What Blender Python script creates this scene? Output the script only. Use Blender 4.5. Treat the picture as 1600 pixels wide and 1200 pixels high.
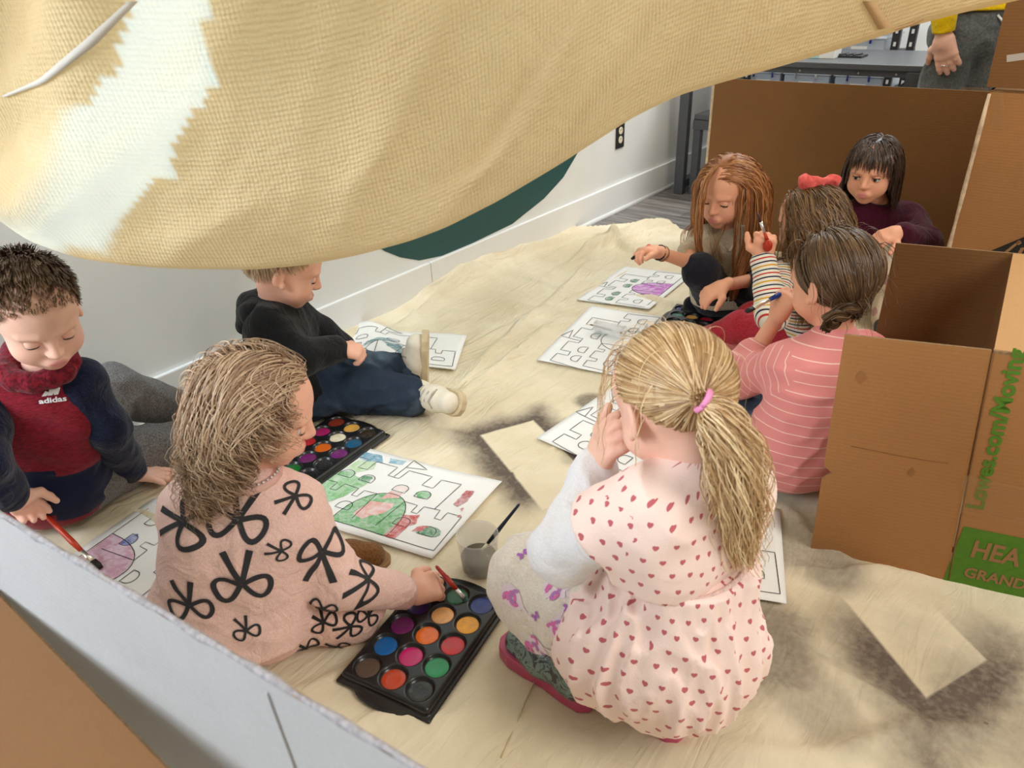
import bpy, math, random
import numpy as np
from mathutils import Vector, Matrix
from mathutils.bvhtree import BVHTree

for o in list(bpy.data.objects):
    bpy.data.objects.remove(o)
SC = bpy.context.scene
COL = SC.collection
rnd = random.Random(7)

# ------------------------------------------------------------------ camera
F, TH, RHO, YAW, CH = 1147., np.radians(29.23), np.radians(2.424), np.radians(39.535), 1.05
_d = np.array([np.sin(RHO)*np.cos(TH), np.cos(RHO)*np.cos(TH), np.sin(TH)])
_fw = np.array([0, 0, 1.]); _Y0 = _fw-(_fw@_d)*_d; _Y0 /= np.linalg.norm(_Y0); _Z = -_d; _X0 = np.cross(_Y0, _Z)
_Y = np.cos(YAW)*_Y0+np.sin(YAW)*_X0; _X = np.cross(_Y, _Z)
RW = np.array([_X, _Y, _Z]); CAM = np.array([0, 0, CH])
HD = RW@_fw; HD[2] = 0; HD /= np.linalg.norm(HD)          # horizontal heading of the view
RT = np.array([HD[1], -HD[0], 0]); UP = np.array([0, 0, 1.])

def ray(x, y):
    r = RW@np.array([x-800, y-600, F]); return r/np.linalg.norm(r)
def G(x, y, z=0.):                       # sight line of a photo point met at height z
    r = ray(x, y); return CAM+r*(z-CH)/r[2]
def D(x, y, d):                          # ... met at horizontal distance d
    r = ray(x, y); return CAM+r*d/(r@HD)
def onX(x, y, X):
    r = ray(x, y); return CAM+r*X/r[0]
def onY(x, y, Y):
    r = ray(x, y); return CAM+r*Y/r[1]
def onP(x, y, p, n):
    r = ray(x, y); return CAM+r*(((p-CAM)@n)/(r@n))
def PJ(p):
    c = (np.asarray(p)-CAM)@RW
    return np.stack([800+F*c[..., 0]/c[..., 2], 600+F*c[..., 1]/c[..., 2]], -1)
def B(p, x, y, L, far=True):             # bone of length L from p to a sight line
    r = ray(x, y); o = CAM-p; b = o@r; c = o@o-L*L; q = b*b-c
    t = -b if q < 0 else -b+(1 if far else -1)*q**.5
    return CAM+r*t
def dep(p): return float(p@HD)
def N(v):
    v = np.asarray(v, float); return v/max(np.linalg.norm(v), 1e-9)
def lerp(a, b, t): return a*(1-t)+b*t

cam = bpy.data.cameras.new('camera'); camo = bpy.data.objects.new('camera', cam); COL.objects.link(camo)
cam.sensor_width = 36; cam.lens = F/1600*36; cam.clip_start = .02
cam.dof.use_dof = True; cam.dof.focus_distance = 1.75; cam.dof.aperture_fstop = 8
m = Matrix.Identity(4)
for i in range(3):
    m[i][0] = RW[i][0]; m[i][1] = -RW[i][1]; m[i][2] = -RW[i][2]; m[i][3] = CAM[i]
camo.matrix_world = m
SC.camera = camo

# ------------------------------------------------------------------ light
W = bpy.data.worlds.new('world'); SC.world = W; W.use_nodes = True
W.node_tree.nodes['Background'].inputs[0].default_value = (1., .97, .91, 1)
W.node_tree.nodes['Background'].inputs[1].default_value = .24
def area(name, loc, target, size, power, col, sy=None):
    l = bpy.data.lights.new(name, 'AREA'); l.shape = 'RECTANGLE'; l.size = size; l.size_y = sy or size
    l.energy = power; l.color = col
    o = bpy.data.objects.new(name, l); COL.objects.link(o); o.location = loc
    o.rotation_euler = (Vector(target)-Vector(loc)).to_track_quat('-Z', 'Y').to_euler()
    return o
area('window_daylight', (-1.6, -1.25, 1.45), (-.95, .6, .75), .9, 46, (.84, .92, 1.), 1.1)
area('high_window_daylight', (-1.78, 1.05, 1.75), (-.92, .42, .95), .55, 70, (.13, .42, 1.), .7)
area('ceiling_light', (-.7, 1.3, 2.75), (-.7, 1.3, 0), 1.6, 37, (1., .92, .80), 2.6)
area('back_room_light', (-.6, 4.3, 2.7), (-.7, 3.8, 0), 2.2, 60, (.93, .97, 1.), 1.2)
area('right_fill_light', (1.9, .9, 2.4), (-.3, 1.3, .2), 1.2, 44, (1., .95, .88), 1.6)  # general fill added from the right, stands for no particular lamp
vs = SC.view_settings; vs.view_transform = 'Standard'; vs.look = 'None'; vs.gamma = 1; vs.use_curve_mapping = False
vs.exposure = 0.42

# ------------------------------------------------------------------ materials
def rgb(r, g, b): return tuple(((c/255)/12.92 if c/255 <= .04045 else ((c/255+.055)/1.055)**2.4) for c in (r, g, b))
class NT:
    def __init__(s, name, rough=.7, spec=.3):
        s.m = bpy.data.materials.new(name); s.m.use_nodes = True; s.t = s.m.node_tree
        s.b = s.t.nodes['Principled BSDF']; s.b.inputs['Roughness'].default_value = rough
        s.b.inputs['Specular IOR Level'].default_value = spec
    def n(s, ty, **k):
        x = s.t.nodes.new(ty)
        for a, v in k.items(): setattr(x, a, v)
        return x
    def put(s, sock, v):
        if isinstance(v, bpy.types.NodeSocket): s.t.links.new(v, sock)
        elif isinstance(v, (tuple, list)) and len(v) == 3 and sock.type == 'RGBA': sock.default_value = (*v, 1)
        else: sock.default_value = v
    def M(s, op, a, b=None, c=None):
        x = s.n('ShaderNodeMath', operation=op)
        for i, v in enumerate((a, b, c)):
            if v is not None: s.put(x.inputs[i], v)
        return x.outputs[0]
    def mix(s, f, a, b):
        x = s.n('ShaderNodeMix', data_type='RGBA'); s.put(x.inputs[0], f); s.put(x.inputs[6], a); s.put(x.inputs[7], b)
        return x.outputs[2]
    def coord(s, which='Object'): return s.n('ShaderNodeTexCoord').outputs[which]
    def xyz(s, v):
        x = s.n('ShaderNodeSeparateXYZ'); s.put(x.inputs[0], v); return x.outputs
    def mapv(s, v, scale): 
        x = s.n('ShaderNodeMapping'); s.put(x.inputs[0], v); x.inputs['Scale'].default_value = scale; return x.outputs[0]
    def noise(s, v, sc, det=3, rough=.55, dist=0.):
        x = s.n('ShaderNodeTexNoise'); s.put(x.inputs['Vector'], v); x.inputs['Scale'].default_value = sc
        x.inputs['Detail'].default_value = det; x.inputs['Roughness'].default_value = rough; x.inputs['Distortion'].default_value = dist
        return x.outputs[0]
    def ramp(s, f, a, b):
        x = s.n('ShaderNodeMapRange'); s.put(x.inputs[0], f); x.inputs[1].default_value = a; x.inputs[2].default_value = b
        x.interpolation_type = 'SMOOTHSTEP'; return x.outputs[0]
    def col(s, v): s.put(s.b.inputs['Base Color'], v)
    def bump(s, h, st=.3, d=.002):
        x = s.n('ShaderNodeBump'); x.inputs['Strength'].default_value = st; x.inputs['Distance'].default_value = d
        s.put(x.inputs['Height'], h); s.put(s.b.inputs['Normal'], x.outputs[0])
    def attr(s, name):
        x = s.n('ShaderNodeAttribute'); x.attribute_name = name; return x
MATS = {}
def plain(name, c, rough=.6, spec=.3, var=.0, sc=40, metal=0., bump=0., alpha=None, trans=None, c2=None, sheen=0.):
    if name in MATS: return MATS[name]
    t = NT(name, rough, spec); v = t.coord(); t.b.inputs['Metallic'].default_value = metal
    nz = t.noise(v, sc, 4)
    cc = c2 if c2 is not None else tuple(x*(1-var) for x in c)
    t.col(t.mix(t.ramp(nz, .3, .7), cc, c))
    if bump: t.bump(t.noise(v, sc*3, 4), bump, .002)
    if trans: t.b.inputs['Transmission Weight'].default_value = trans; t.b.inputs['IOR'].default_value = 1.15
    if alpha is not None: t.b.inputs['Alpha'].default_value = alpha
    if sheen: t.b.inputs['Sheen Weight'].default_value = sheen
    MATS[name] = t.m; return t.m
def fabric(name, c, c2=None, sc=260, wr=9, bump=.35, sheen=.15):
    if name in MATS: return MATS[name]
    t = NT(name, .9, .12); v = t.coord(); c2 = c2 or tuple(x*.8 for x in c)
    t.col(t.mix(t.ramp(t.noise(v, sc, 3), .35, .65), c2, c))
    t.b.inputs['Sheen Weight'].default_value = sheen
    h = t.M('ADD', t.M('MULTIPLY', t.noise(v, sc*2, 2), .10), t.M('ABSOLUTE', t.M('SUBTRACT', t.noise(v, wr*1.6, 3, .5, 1.4), .5)))
    t.bump(h, bump*1.6, .02); MATS[name] = t.m; return t.m

# ------------------------------------------------------------------ objects
BASE = {}
def empty(name, loc, label, cat, group=None):
    o = bpy.data.objects.new(name, None); COL.objects.link(o); o.location = tuple(loc); o.empty_display_size = .05
    BASE[o.name] = np.asarray(loc, float); tag(o, label, cat, group); return o
def tag(o, label=None, cat=None, group=None, kind=None):
    if label: o['label'] = label
    if cat: o['category'] = cat
    if group: o['group'] = group
    if kind: o['kind'] = kind
    return o
def mesh_data(name, V, Fc, smooth=True, uv=None, attrs=None):
    V = np.asarray(V, np.float32); me = bpy.data.meshes.new(name)
    if isinstance(Fc, np.ndarray):
        n, k = Fc.shape
        me.vertices.add(len(V)); me.vertices.foreach_set('co', V.ravel())
        me.loops.add(n*k); me.loops.foreach_set('vertex_index', Fc.astype(np.int32).ravel())
        me.polygons.add(n); me.polygons.foreach_set('loop_start', np.arange(0, n*k, k, dtype=np.int32))
        me.polygons.foreach_set('loop_total', np.full(n, k, np.int32))
        me.update(calc_edges=True)
    else:
        me.from_pydata(V.tolist(), [], [list(f) for f in Fc]); me.update()
    if smooth: me.polygons.foreach_set('use_smooth', np.ones(len(me.polygons), bool))
    if uv is not None:
        l = me.uv_layers.new(name='UVMap'); l.data.foreach_set('uv', np.asarray(uv, np.float32).ravel())
    for k, a in (attrs or {}).items():
        at = me.attributes.new(k, 'FLOAT', 'POINT'); at.data.foreach_set('value', np.asarray(a, np.float32))
    me.validate(); return me
def mk(name, V, Fc, mat, parent=None, smooth=False, uv=None, attrs=None, kind=None):
    """one mesh object; V in world metres"""
    b = BASE[parent.name] if parent is not None else np.zeros(3)
    if parent is None:
        V = np.asarray(V, float); b = np.array([*(V[:, :2].min(0)+V[:, :2].max(0))/2, V[:, 2].min()])
    me = mesh_data(name, np.asarray(V, float)-b, Fc, smooth, uv, attrs)
    if mat is not None: me.materials.append(mat)
    o = bpy.data.objects.new(name, me); COL.objects.link(o)
    if parent is not None: o.parent = parent; BASE[o.name] = b
    else: o.location = tuple(b); BASE[o.name] = b
    if kind: o['kind'] = kind
    return o
class MB:
    def __init__(s): s.V = []; s.F = []
    def add(s, V, Fc):
        n = len(s.V); s.V += [tuple(map(float, v)) for v in V]; s.F += [tuple(i+n for i in f) for f in Fc]; return s
    def box(s, c, half, ax=None):
        ax = np.eye(3) if ax is None else np.asarray(ax)     # rows are axes
        c = np.asarray(c, float)
        V = [c+ax[0]*half[0]*i+ax[1]*half[1]*j+ax[2]*half[2]*k for i in (-1, 1) for j in (-1, 1) for k in (-1, 1)]
        return s.add(V, [(0, 1, 3, 2), (4, 6, 7, 5), (0, 4, 5, 1), (2, 3, 7, 6), (0, 2, 6, 4), (1, 5, 7, 3)])
    def bbox(s, lo, hi):
        lo = np.array(lo, float); hi = np.array(hi, float); return s.box((lo+hi)/2, (hi-lo)/2)
    def bar(s, a, b, w, h=None, up=UP):
        a = np.asarray(a, float); b = np.asarray(b, float); h = h or w; d = N(b-a)
        if abs(d@up) > .98: up = np.array([1., 0, 0])
        x = N(np.cross(d, up)); z = np.cross(x, d)
        return s.box((a+b)/2, (w/2, np.linalg.norm(b-a)/2, h/2), [x, d, z])
    def lathe(s, p, d, prof, seg=14, flat=1., up=UP):
        p = np.asarray(p, float); d = N(d)
        if abs(d@up) > .98: up = np.array([1., 0, 0])
        x = N(np.cross(d, up)); y = np.cross(d, x); V = []; Fc = []; k = len(prof)
        for t, r in prof:
            for i in range(seg):
                a = 2*math.pi*i/seg; V.append(p+d*t+x*r*math.cos(a)+y*r*flat*math.sin(a))
        for j in range(k-1):
            for i in range(seg): Fc.append((j*seg+i, j*seg+(i+1) % seg, (j+1)*seg+(i+1) % seg, (j+1)*seg+i))
        Fc.append(tuple(range(seg))[::-1]); Fc.append(tuple((k-1)*seg+i for i in range(seg)))
        return s.add(V, Fc)
    def tube(s, pts, r, seg=7):
        pts = [np.asarray(p, float) for p in pts]; V = []; Fc = []; k = len(pts); ref = np.array([.31, .2, .93])
        rr = r if hasattr(r, '__len__') else [r]*k
        for j, p in enumerate(pts):
            d = N(pts[min(j+1, k-1)]-pts[max(j-1, 0)]); x = N(np.cross(d, ref)); y = np.cross(d, x)
            for i in range(seg):
                a = 2*math.pi*i/seg; V.append(p+rr[j]*(x*math.cos(a)+y*math.sin(a)))
        for j in range(k-1):
            for i in range(seg): Fc.append((j*seg+i, j*seg+(i+1) % seg, (j+1)*seg+(i+1) % seg, (j+1)*seg+i))
        Fc.append(tuple(range(seg))[::-1]); Fc.append(tuple((k-1)*seg+i for i in range(seg)))
        return s.add(V, Fc)
    def prism(s, pts2, o, ex, ey, ez, h):
        n = len(pts2); V = [o+ex*a+ey*b for a, b in pts2]+[o+ex*a+ey*b+ez*h for a, b in pts2]
        return s.add(V, [tuple(range(n))[::-1], tuple(range(n, 2*n))]+[(i, (i+1) % n, n+(i+1) % n, n+i) for i in range(n)])
    def mk(s, name, mat, parent=None, smooth=False, kind=None, bevel=0.):
        o = mk(name, np.array(s.V), s.F, mat, parent, smooth, None, None, kind)
        if bevel:
            b = o.modifiers.new('bevel', 'BEVEL'); b.width = bevel; b.segments = 2; b.limit_method = 'ANGLE'
        return o

# ------------------------------------------------------------------ smooth-blended solids
_rs = np.random.RandomState(3); _LAT = _rs.rand(32, 32, 32).astype(np.float32)
def vnoise(P, seed=0):
    P = P+np.array([3.7, 9.1, 5.3])*(seed+1); i = np.floor(P).astype(int); f = P-i; f = f*f*(3-2*f); i &= 31; j = (i+1) & 31
    L = _LAT; x, y, z = f[:, 0], f[:, 1], f[:, 2]
    a = L[i[:, 0], i[:, 1], i[:, 2]]*(1-x)+L[j[:, 0], i[:, 1], i[:, 2]]*x
    b = L[i[:, 0], j[:, 1], i[:, 2]]*(1-x)+L[j[:, 0], j[:, 1], i[:, 2]]*x
    c = L[i[:, 0], i[:, 1], j[:, 2]]*(1-x)+L[j[:, 0], i[:, 1], j[:, 2]]*x
    d = L[i[:, 0], j[:, 1], j[:, 2]]*(1-x)+L[j[:, 0], j[:, 1], j[:, 2]]*x
    return (a*(1-y)+b*y)*(1-z)+(c*(1-y)+d*y)*z
class SDF:
    def __init__(s): s.p = []; s.cuts = []
    def rc(s, a, b, ra, rb=None, k=.02, op='u'):
        s.p.append(('rc', np.asarray(a, float), np.asarray(b, float), ra, ra if rb is None else rb, k, op)); return s
    def cc(s, a, b, ra, rb=None, k=.01, op='u'):
        s.p.append(('cc', np.asarray(a, float), np.asarray(b, float), ra, ra if rb is None else rb, k, op)); return s
    def el(s, c, r, R=None, k=.02, op='u'):
        s.p.append(('el', np.asarray(c, float), np.asarray(r, float), np.eye(3) if R is None else np.asarray(R), None, k, op)); return s
    def bx(s, c, half, R=None, rd=.005, k=.001, op='u'):
        s.p.append(('bx', np.asarray(c, float), np.asarray(half, float), np.eye(3) if R is None else np.asarray(R), rd, k, op)); return s
    def cut(s, p, n): s.cuts.append((np.asarray(p, float), N(n))); return s
    def bounds(s, q):
        if q[0] in ('rc', 'cc'):
            r = max(q[3], q[4]); return np.minimum(q[1], q[2])-r, np.maximum(q[1], q[2])+r
        e = np.abs(q[3]).T@q[2] if q[0] == 'bx' else np.sqrt(((q[3].T*q[2])**2).sum(1))
        return q[1]-e, q[1]+e
    @staticmethod
    def dist(q, X, Y, Z):
        if q[0] in ('rc', 'cc'):
            a, b, ra, rb = q[1:5]; d = b-a; L2 = max(d@d, 1e-12)
            px, py, pz = X-a[0], Y-a[1], Z-a[2]; tr = (px*d[0]+py*d[1]+pz*d[2])/L2; t = np.clip(tr, 0, 1)
            if q[0] == 'rc':
                return np.sqrt((px-d[0]*t)**2+(py-d[1]*t)**2+(pz-d[2]*t)**2)-(ra+(rb-ra)*t)
            L = L2**.5; rad = np.sqrt((px-d[0]*tr)**2+(py-d[1]*tr)**2+(pz-d[2]*tr)**2)-(ra+(rb-ra)*t)
            return np.maximum(rad, (np.abs(tr-.5)-.5)*L)
        c, r, R = q[1:4]; px, py, pz = X-c[0], Y-c[1], Z-c[2]
        l = [px*R[i][0]+py*R[i][1]+pz*R[i][2] for i in range(3)]       # rows of R are the local axes
        if q[0] == 'el':
            k0 = np.sqrt((l[0]/r[0])**2+(l[1]/r[1])**2+(l[2]/r[2])**2)
            k1 = np.sqrt((l[0]/r[0]**2)**2+(l[1]/r[1]**2)**2+(l[2]/r[2]**2)**2)
            return k0*(k0-1)/np.maximum(k1, 1e-6)
        rd = q[4]; e = [np.abs(l[i])-(r[i]-rd) for i in range(3)]
        return np.sqrt(sum(np.maximum(x, 0)**2 for x in e))+np.minimum(np.maximum(e[0], np.maximum(e[1], e[2])), 0)-rd
    def mesh(s, h, noise=None):
        lo = np.min([s.bounds(q)[0] for q in s.p if q[6] == 'u'], 0)-3*h-.004; hi = np.max([s.bounds(q)[1] for q in s.p if q[6] == 'u'], 0)+3*h+.004
        n = np.ceil((hi-lo)/h).astype(int)+1
        ax = [lo[i]+h*np.arange(n[i]) for i in range(3)]
        f = np.full(n, .2, np.float32)
        for q in s.p:
            k = q[5]; a, b = s.bounds(q); mg = k+.012+2*h
            i0 = np.clip(np.floor((a-mg-lo)/h).astype(int), 0, n); i1 = np.clip(np.ceil((b+mg-lo)/h).astype(int)+1, 0, n)
            if (i1 <= i0).any(): continue
            sl = tuple(slice(i0[i], i1[i]) for i in range(3))
            X = ax[0][sl[0]][:, None, None]; Y = ax[1][sl[1]][None, :, None]; Z = ax[2][sl[2]][None, None, :]
            d = s.dist(q, X, Y, Z).astype(np.float32); g = f[sl]
            if q[6] == 'u':
                hh = np.maximum(k-np.abs(g-d), 0)/k; f[sl] = np.minimum(g, d)-hh*hh*k*.25
            else:
                d = -d; hh = np.maximum(k-np.abs(g-d), 0)/k; f[sl] = np.maximum(g, d)+hh*hh*k*.25
        if noise:
            amp, fr, sd = noise[:3]; idx = np.nonzero(np.abs(f) < .03)
            P = np.stack([ax[i][idx[i]] for i in range(3)], -1)
            fr = np.asarray(fr, float)*np.ones(3); Q = P*fr
            wv = np.stack([vnoise(Q*.6, sd+5), vnoise(Q*.6, sd+6), vnoise(Q*.6, sd+7)], -1)
            a = 1-np.abs(2*vnoise(Q+wv*1.6, sd)-1)*2; b = vnoise(Q*2.3, sd+2)-.5
            c_ = 1-np.abs(2*vnoise(Q*1.7+wv[:, ::-1]*2.2, sd+9)-1)*2
            f[idx] -= (amp*1.25*(a*.75+b*.5+np.maximum(c_, -.2)*.45)).astype(np.float32)
        for p, nn in s.cuts:
            dd = ((ax[0]-p[0])*nn[0])[:, None, None]+((ax[1]-p[1])*nn[1])[None, :, None]+((ax[2]-p[2])*nn[2])[None, None, :]
            f = np.maximum(f, dd.astype(np.float32))
        sg = f < 0
        c = np.zeros(n-1, np.int8)
        O = [(i, j, k) for i in (0, 1) for j in (0, 1) for k in (0, 1)]
        sl = lambda o: tuple(slice(o[i], n[i]-1+o[i]) for i in range(3))
        for o in O: c += sg[sl(o)]
        act = np.argwhere((c > 0) & (c < 8)); acc = np.zeros((len(act), 3)); cnt = np.zeros(len(act))
        for ia, A in enumerate(O):
            for Bc in O[ia+1:]:
                if sum(abs(A[i]-Bc[i]) for i in range(3)) != 1: continue
                fa = f[act[:, 0]+A[0], act[:, 1]+A[1], act[:, 2]+A[2]]; fb = f[act[:, 0]+Bc[0], act[:, 1]+Bc[1], act[:, 2]+Bc[2]]
                mk_ = (fa < 0) != (fb < 0); t = np.where(mk_, fa/np.where(mk_, fa-fb, 1), 0)[:, None]
                acc += np.where(mk_[:, None], np.array(A)+t*(np.array(Bc)-np.array(A)), 0); cnt += mk_
        V = lo+h*(act+acc/np.maximum(cnt, 1)[:, None])
        ids = np.full(n-1, -1, np.int32); ids[act[:, 0], act[:, 1], act[:, 2]] = np.arange(len(act)); Fs = []
        for d in range(3):
            u, v = [(1, 2), (2, 0), (0, 1)][d]
            A = [slice(0, n[i]) for i in range(3)]; Bq = list(A)
            A[d] = slice(0, n[d]-1); Bq[d] = slice(1, n[d])
            ch = np.argwhere(sg[tuple(A)] != sg[tuple(Bq)])
            ch = ch[(ch[:, u] > 0) & (ch[:, v] > 0) & (ch[:, u] < n[u]-1) & (ch[:, v] < n[v]-1)]
            def cell(du, dv):
                q = ch.copy(); q[:, u] -= du; q[:, v] -= dv; return ids[q[:, 0], q[:, 1], q[:, 2]]
            Q = np.stack([cell(1, 1), cell(0, 1), cell(0, 0), cell(1, 0)], -1)
            ins = sg[ch[:, 0], ch[:, 1], ch[:, 2]]; Q[~ins] = Q[~ins][:, ::-1]; Fs.append(Q)
        Fc = np.concatenate(Fs); Fc = Fc[(Fc >= 0).all(1)]
        return V, Fc
def limb_uv(V, Fc, axes):
    """metre-true cloth coordinates: around and along the nearest limb axis, cut per face"""
    cen = V[Fc].mean(1); best = None; own = None
    for i, (a, b, r) in enumerate(axes):
        d = b-a; t = np.clip((cen-a)@d/(d@d), 0, 1); ds = np.linalg.norm(cen-a-t[:, None]*d, axis=1)-r
        if best is None: best = ds; own = np.zeros(len(cen), int)
        else: mm = ds < best; best = np.where(mm, ds, best); own[mm] = i
    uv = np.zeros((len(Fc), Fc.shape[1], 2))
    for i, (a, b, r) in enumerate(axes):
        mm = own == i
        if not mm.any(): continue
        z = N(b-a); x = N(np.cross(z, [.3, .85, .43])); y = np.cross(z, x)
        def ang(P): return np.arctan2((P-a)@y, (P-a)@x)
        a0 = ang(cen[mm])[:, None]; P = V[Fc[mm]]; da = ang(P)-a0; da = (da+np.pi) % (2*np.pi)-np.pi
        uv[mm, :, 0] = (a0+da)*max(r, .03)+i*.377; uv[mm, :, 1] = (P-a)@z+i*.013
    return uv.reshape(-1, 2)
def solid(name, S, h, mat, parent, noise=None, axes=None, smooth=True):
    V, Fc = S.mesh(h, noise)
    o = mk(name, V, Fc, mat, parent, smooth, None if axes is None else limb_uv(V, Fc, axes))
    SURF[o.name] = (V, Fc); return o
SURF = {}
_BV = {}
def bvh(o):
    if o.name not in _BV:
        V, Fc = SURF[o.name]; _BV[o.name] = BVHTree.FromPolygons([tuple(v) for v in V], [tuple(f) for f in Fc.tolist()])
    return _BV[o.name]
def hit(o, px, py):
    r = bvh(o).ray_cast(Vector(CAM), Vector(ray(px, py))); return r
def strip(pts, w):
    """flat stroke along a 2-D polyline -> verts, quads"""
    pts = [np.asarray(p, float) for p in pts]; V = []; k = len(pts); ww = w if hasattr(w, '__len__') else [w]*k
    for i, p in enumerate(pts):
        d = N(pts[min(i+1, k-1)]-pts[max(i-1, 0)]); n = np.array([-d[1], d[0]])
        V += [p+n*ww[i]/2, p-n*ww[i]/2]
    return V, [(2*i, 2*i+1, 2*i+3, 2*i+2) for i in range(k-1)]
def dens(pts, st=.004):
    out = []
    for a, b in zip(pts[:-1], pts[1:]):
        a = np.asarray(a, float); b = np.asarray(b, float); n = max(1, int(np.linalg.norm(b-a)/st))
        out += [a+(b-a)*i/n for i in range(n)]
    return out+[np.asarray(pts[-1], float)]
def fan(poly, rings=3):
    """filled 2-D outline with inner rings so that it can follow a curved surface"""
    P = np.asarray(poly, float); c = P.mean(0); n = len(P); V = [c]; Fc = []
    for r in range(1, rings+1): V += list(c+(P-c)*r/rings)
    for i in range(n): Fc.append((0, 1+i, 1+(i+1) % n))
    for r in range(1, rings):
        for i in range(n):
            a = 1+(r-1)*n; b = 1+r*n; Fc.append((a+i, b+i, b+(i+1) % n, a+(i+1) % n))
    return V, Fc
def decal(name, garment, px, py, shapes, mat, rot=0., off=.0012, sc=1.):
    """flat print laid on a garment: 2-D shapes (x to the right, y up) wrapped onto the cloth at one spot"""
    h = hit(garment, px, py)
    if h[0] is None: return None
    c = np.array(h[0]); n = N(h[1]); 
    if n@ray(px, py) > 0: n = -n
    rt = N(RW[:, 0]-n*(RW[:, 0]@n)); up = np.cross(n, rt); ca, sa = math.cos(rot), math.sin(rot)
    T = bvh(garment); mb = MB()
    for V2, Fc in shapes:
        V = []
        for q in V2:
            x, y = (q[0]*ca-q[1]*sa)*sc, (q[0]*sa+q[1]*ca)*sc
            p = c+rt*x+up*y; r = T.ray_cast(Vector(p+n*.03), Vector(-n), .09)
            if r[0] is None: r = T.find_nearest(Vector(p))
            nn = N(r[1]); nn = nn if nn@n > 0 else -nn
            V.append(np.array(r[0])+nn*off)
        mb.add(V, Fc)
    return mb.mk(name, mat, garment, True)
# ------------------------------------------------------------------ people: shared anatomy
def frame(fwd, up=UP):
    y = N(fwd); x = N(np.cross(y, up)); return np.array([x, y, np.cross(x, y)])     # rows: right, forward, up
def skin_mat(name, c, blush=(.75, .28, .22), lip=(.62, .2, .19)):
    t = NT(name, .55, .3); v = t.coord(); a = t.attr('lip').outputs['Fac']; b = t.attr('blush').outputs['Fac']
    base = t.mix(t.ramp(t.noise(v, 30, 3), .3, .7), tuple(x*.93 for x in c), c)
    base = t.mix(t.M('MULTIPLY', b, .45), base, tuple(blush[i]*.5+c[i]*.5 for i in range(3)))
    base = t.mix(t.M('MULTIPLY', a, .8), base, lip); t.col(base)
    t.b.inputs['Subsurface Weight'].default_value = .12; t.b.inputs['Subsurface Radius'].default_value = (.008, .003, .002)
    t.b.inputs['Subsurface Scale'].default_value = 1.0; t.bump(t.noise(v, 400, 2), .05, .001)
    return t.m
def head_sdf(hc, R, s, nk):
    S = SDF(); L = lambda x, y, z: hc+(R[0]*x+R[1]*y+R[2]*z)*s
    e = lambda c, r, k=.02, op='u': S.el(L(*c), np.array(r)*s, R, k*s, op)
    e((0, -.012, .022), (.071, .087, .077))
    e((0, .024, -.030), (.055, .052, .064), .03)
    e((0, .030, .030), (.058, .048, .05), .03)
    e((0, .052, -.080), (.021, .019, .019), .03)
    for q in (-1, 1):
        e((q*.032, .044, -.044), (.027, .027, .027), .025)
        e((q*.030, .081, -.008), (.0155, .010, .0105), .012, 's')
        S.rc(L(q*.018, .0785, .011), L(q*.044, .067, .010), .0045*s, .003*s, .014*s)
        E = R.copy(); a = .35*q; E = np.array([R[0]*math.cos(a)+R[1]*math.sin(a), R[1]*math.cos(a)-R[0]*math.sin(a), R[2]])
        S.el(L(q*.074, -.012, -.012), np.array((.0065, .0155, .0245))*s, E, .006*s)
        S.el(L(q*.083, -.007, -.010), np.array((.0065, .0088, .015))*s, E, .005*s, 's')
        S.el(L(q*.073, .002, -.031), np.array((.006, .007, .009))*s, E, .006*s)
        e((q*.0085, .083, -.0345), (.0068, .0068, .006), .006)
        e((q*.0045, .0895, -.040), (.0026, .004, .003), .003, 's')
    S.rc(L(0, .078, .0), L(0, .0925, -.030), .0065*s, .0088*s, .012*s)
    e((0, .076, -.061), (.021, .012, .013), .012)
    e((0, .0838, -.0570), (.0135, .0052, .0034), .004)
    e((0, .0830, -.0658), (.0118, .0054, .0042), .004)
    e((0, .0910, -.0612), (.0190, .0040, .0011), .002, 's')
    S.rc(nk, L(0, -.020, -.055), .034*s, .034*s, .02*s)
    return S, L
def sph_patch(c, R, r, e0, e1, a0=-1.15, a1=1.15, nu=14, nv=6, arch=.0):
    """piece of an eyeball-sized sphere: elevations e0..e1 about the local right axis"""
    V = []; Fc = []
    for j in range(nv+1):
        for i in range(nu+1):
            a = a0+(a1-a0)*i/nu; w = math.cos(a/(abs(a1))*math.pi/2); e = e0+(e1-e0)*j/nv
            if j == 0: e = e0+arch*(w-.6)
            V.append(c+r*(R[0]*math.sin(a)*math.cos(e)+R[1]*math.cos(a)*math.cos(e)+R[2]*math.sin(e)))
    for j in range(nv):
        for i in range(nu): a = j*(nu+1)+i; Fc.append((a, a+1, a+nu+2, a+nu+1))
    return np.array(V), np.array(Fc)
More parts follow.
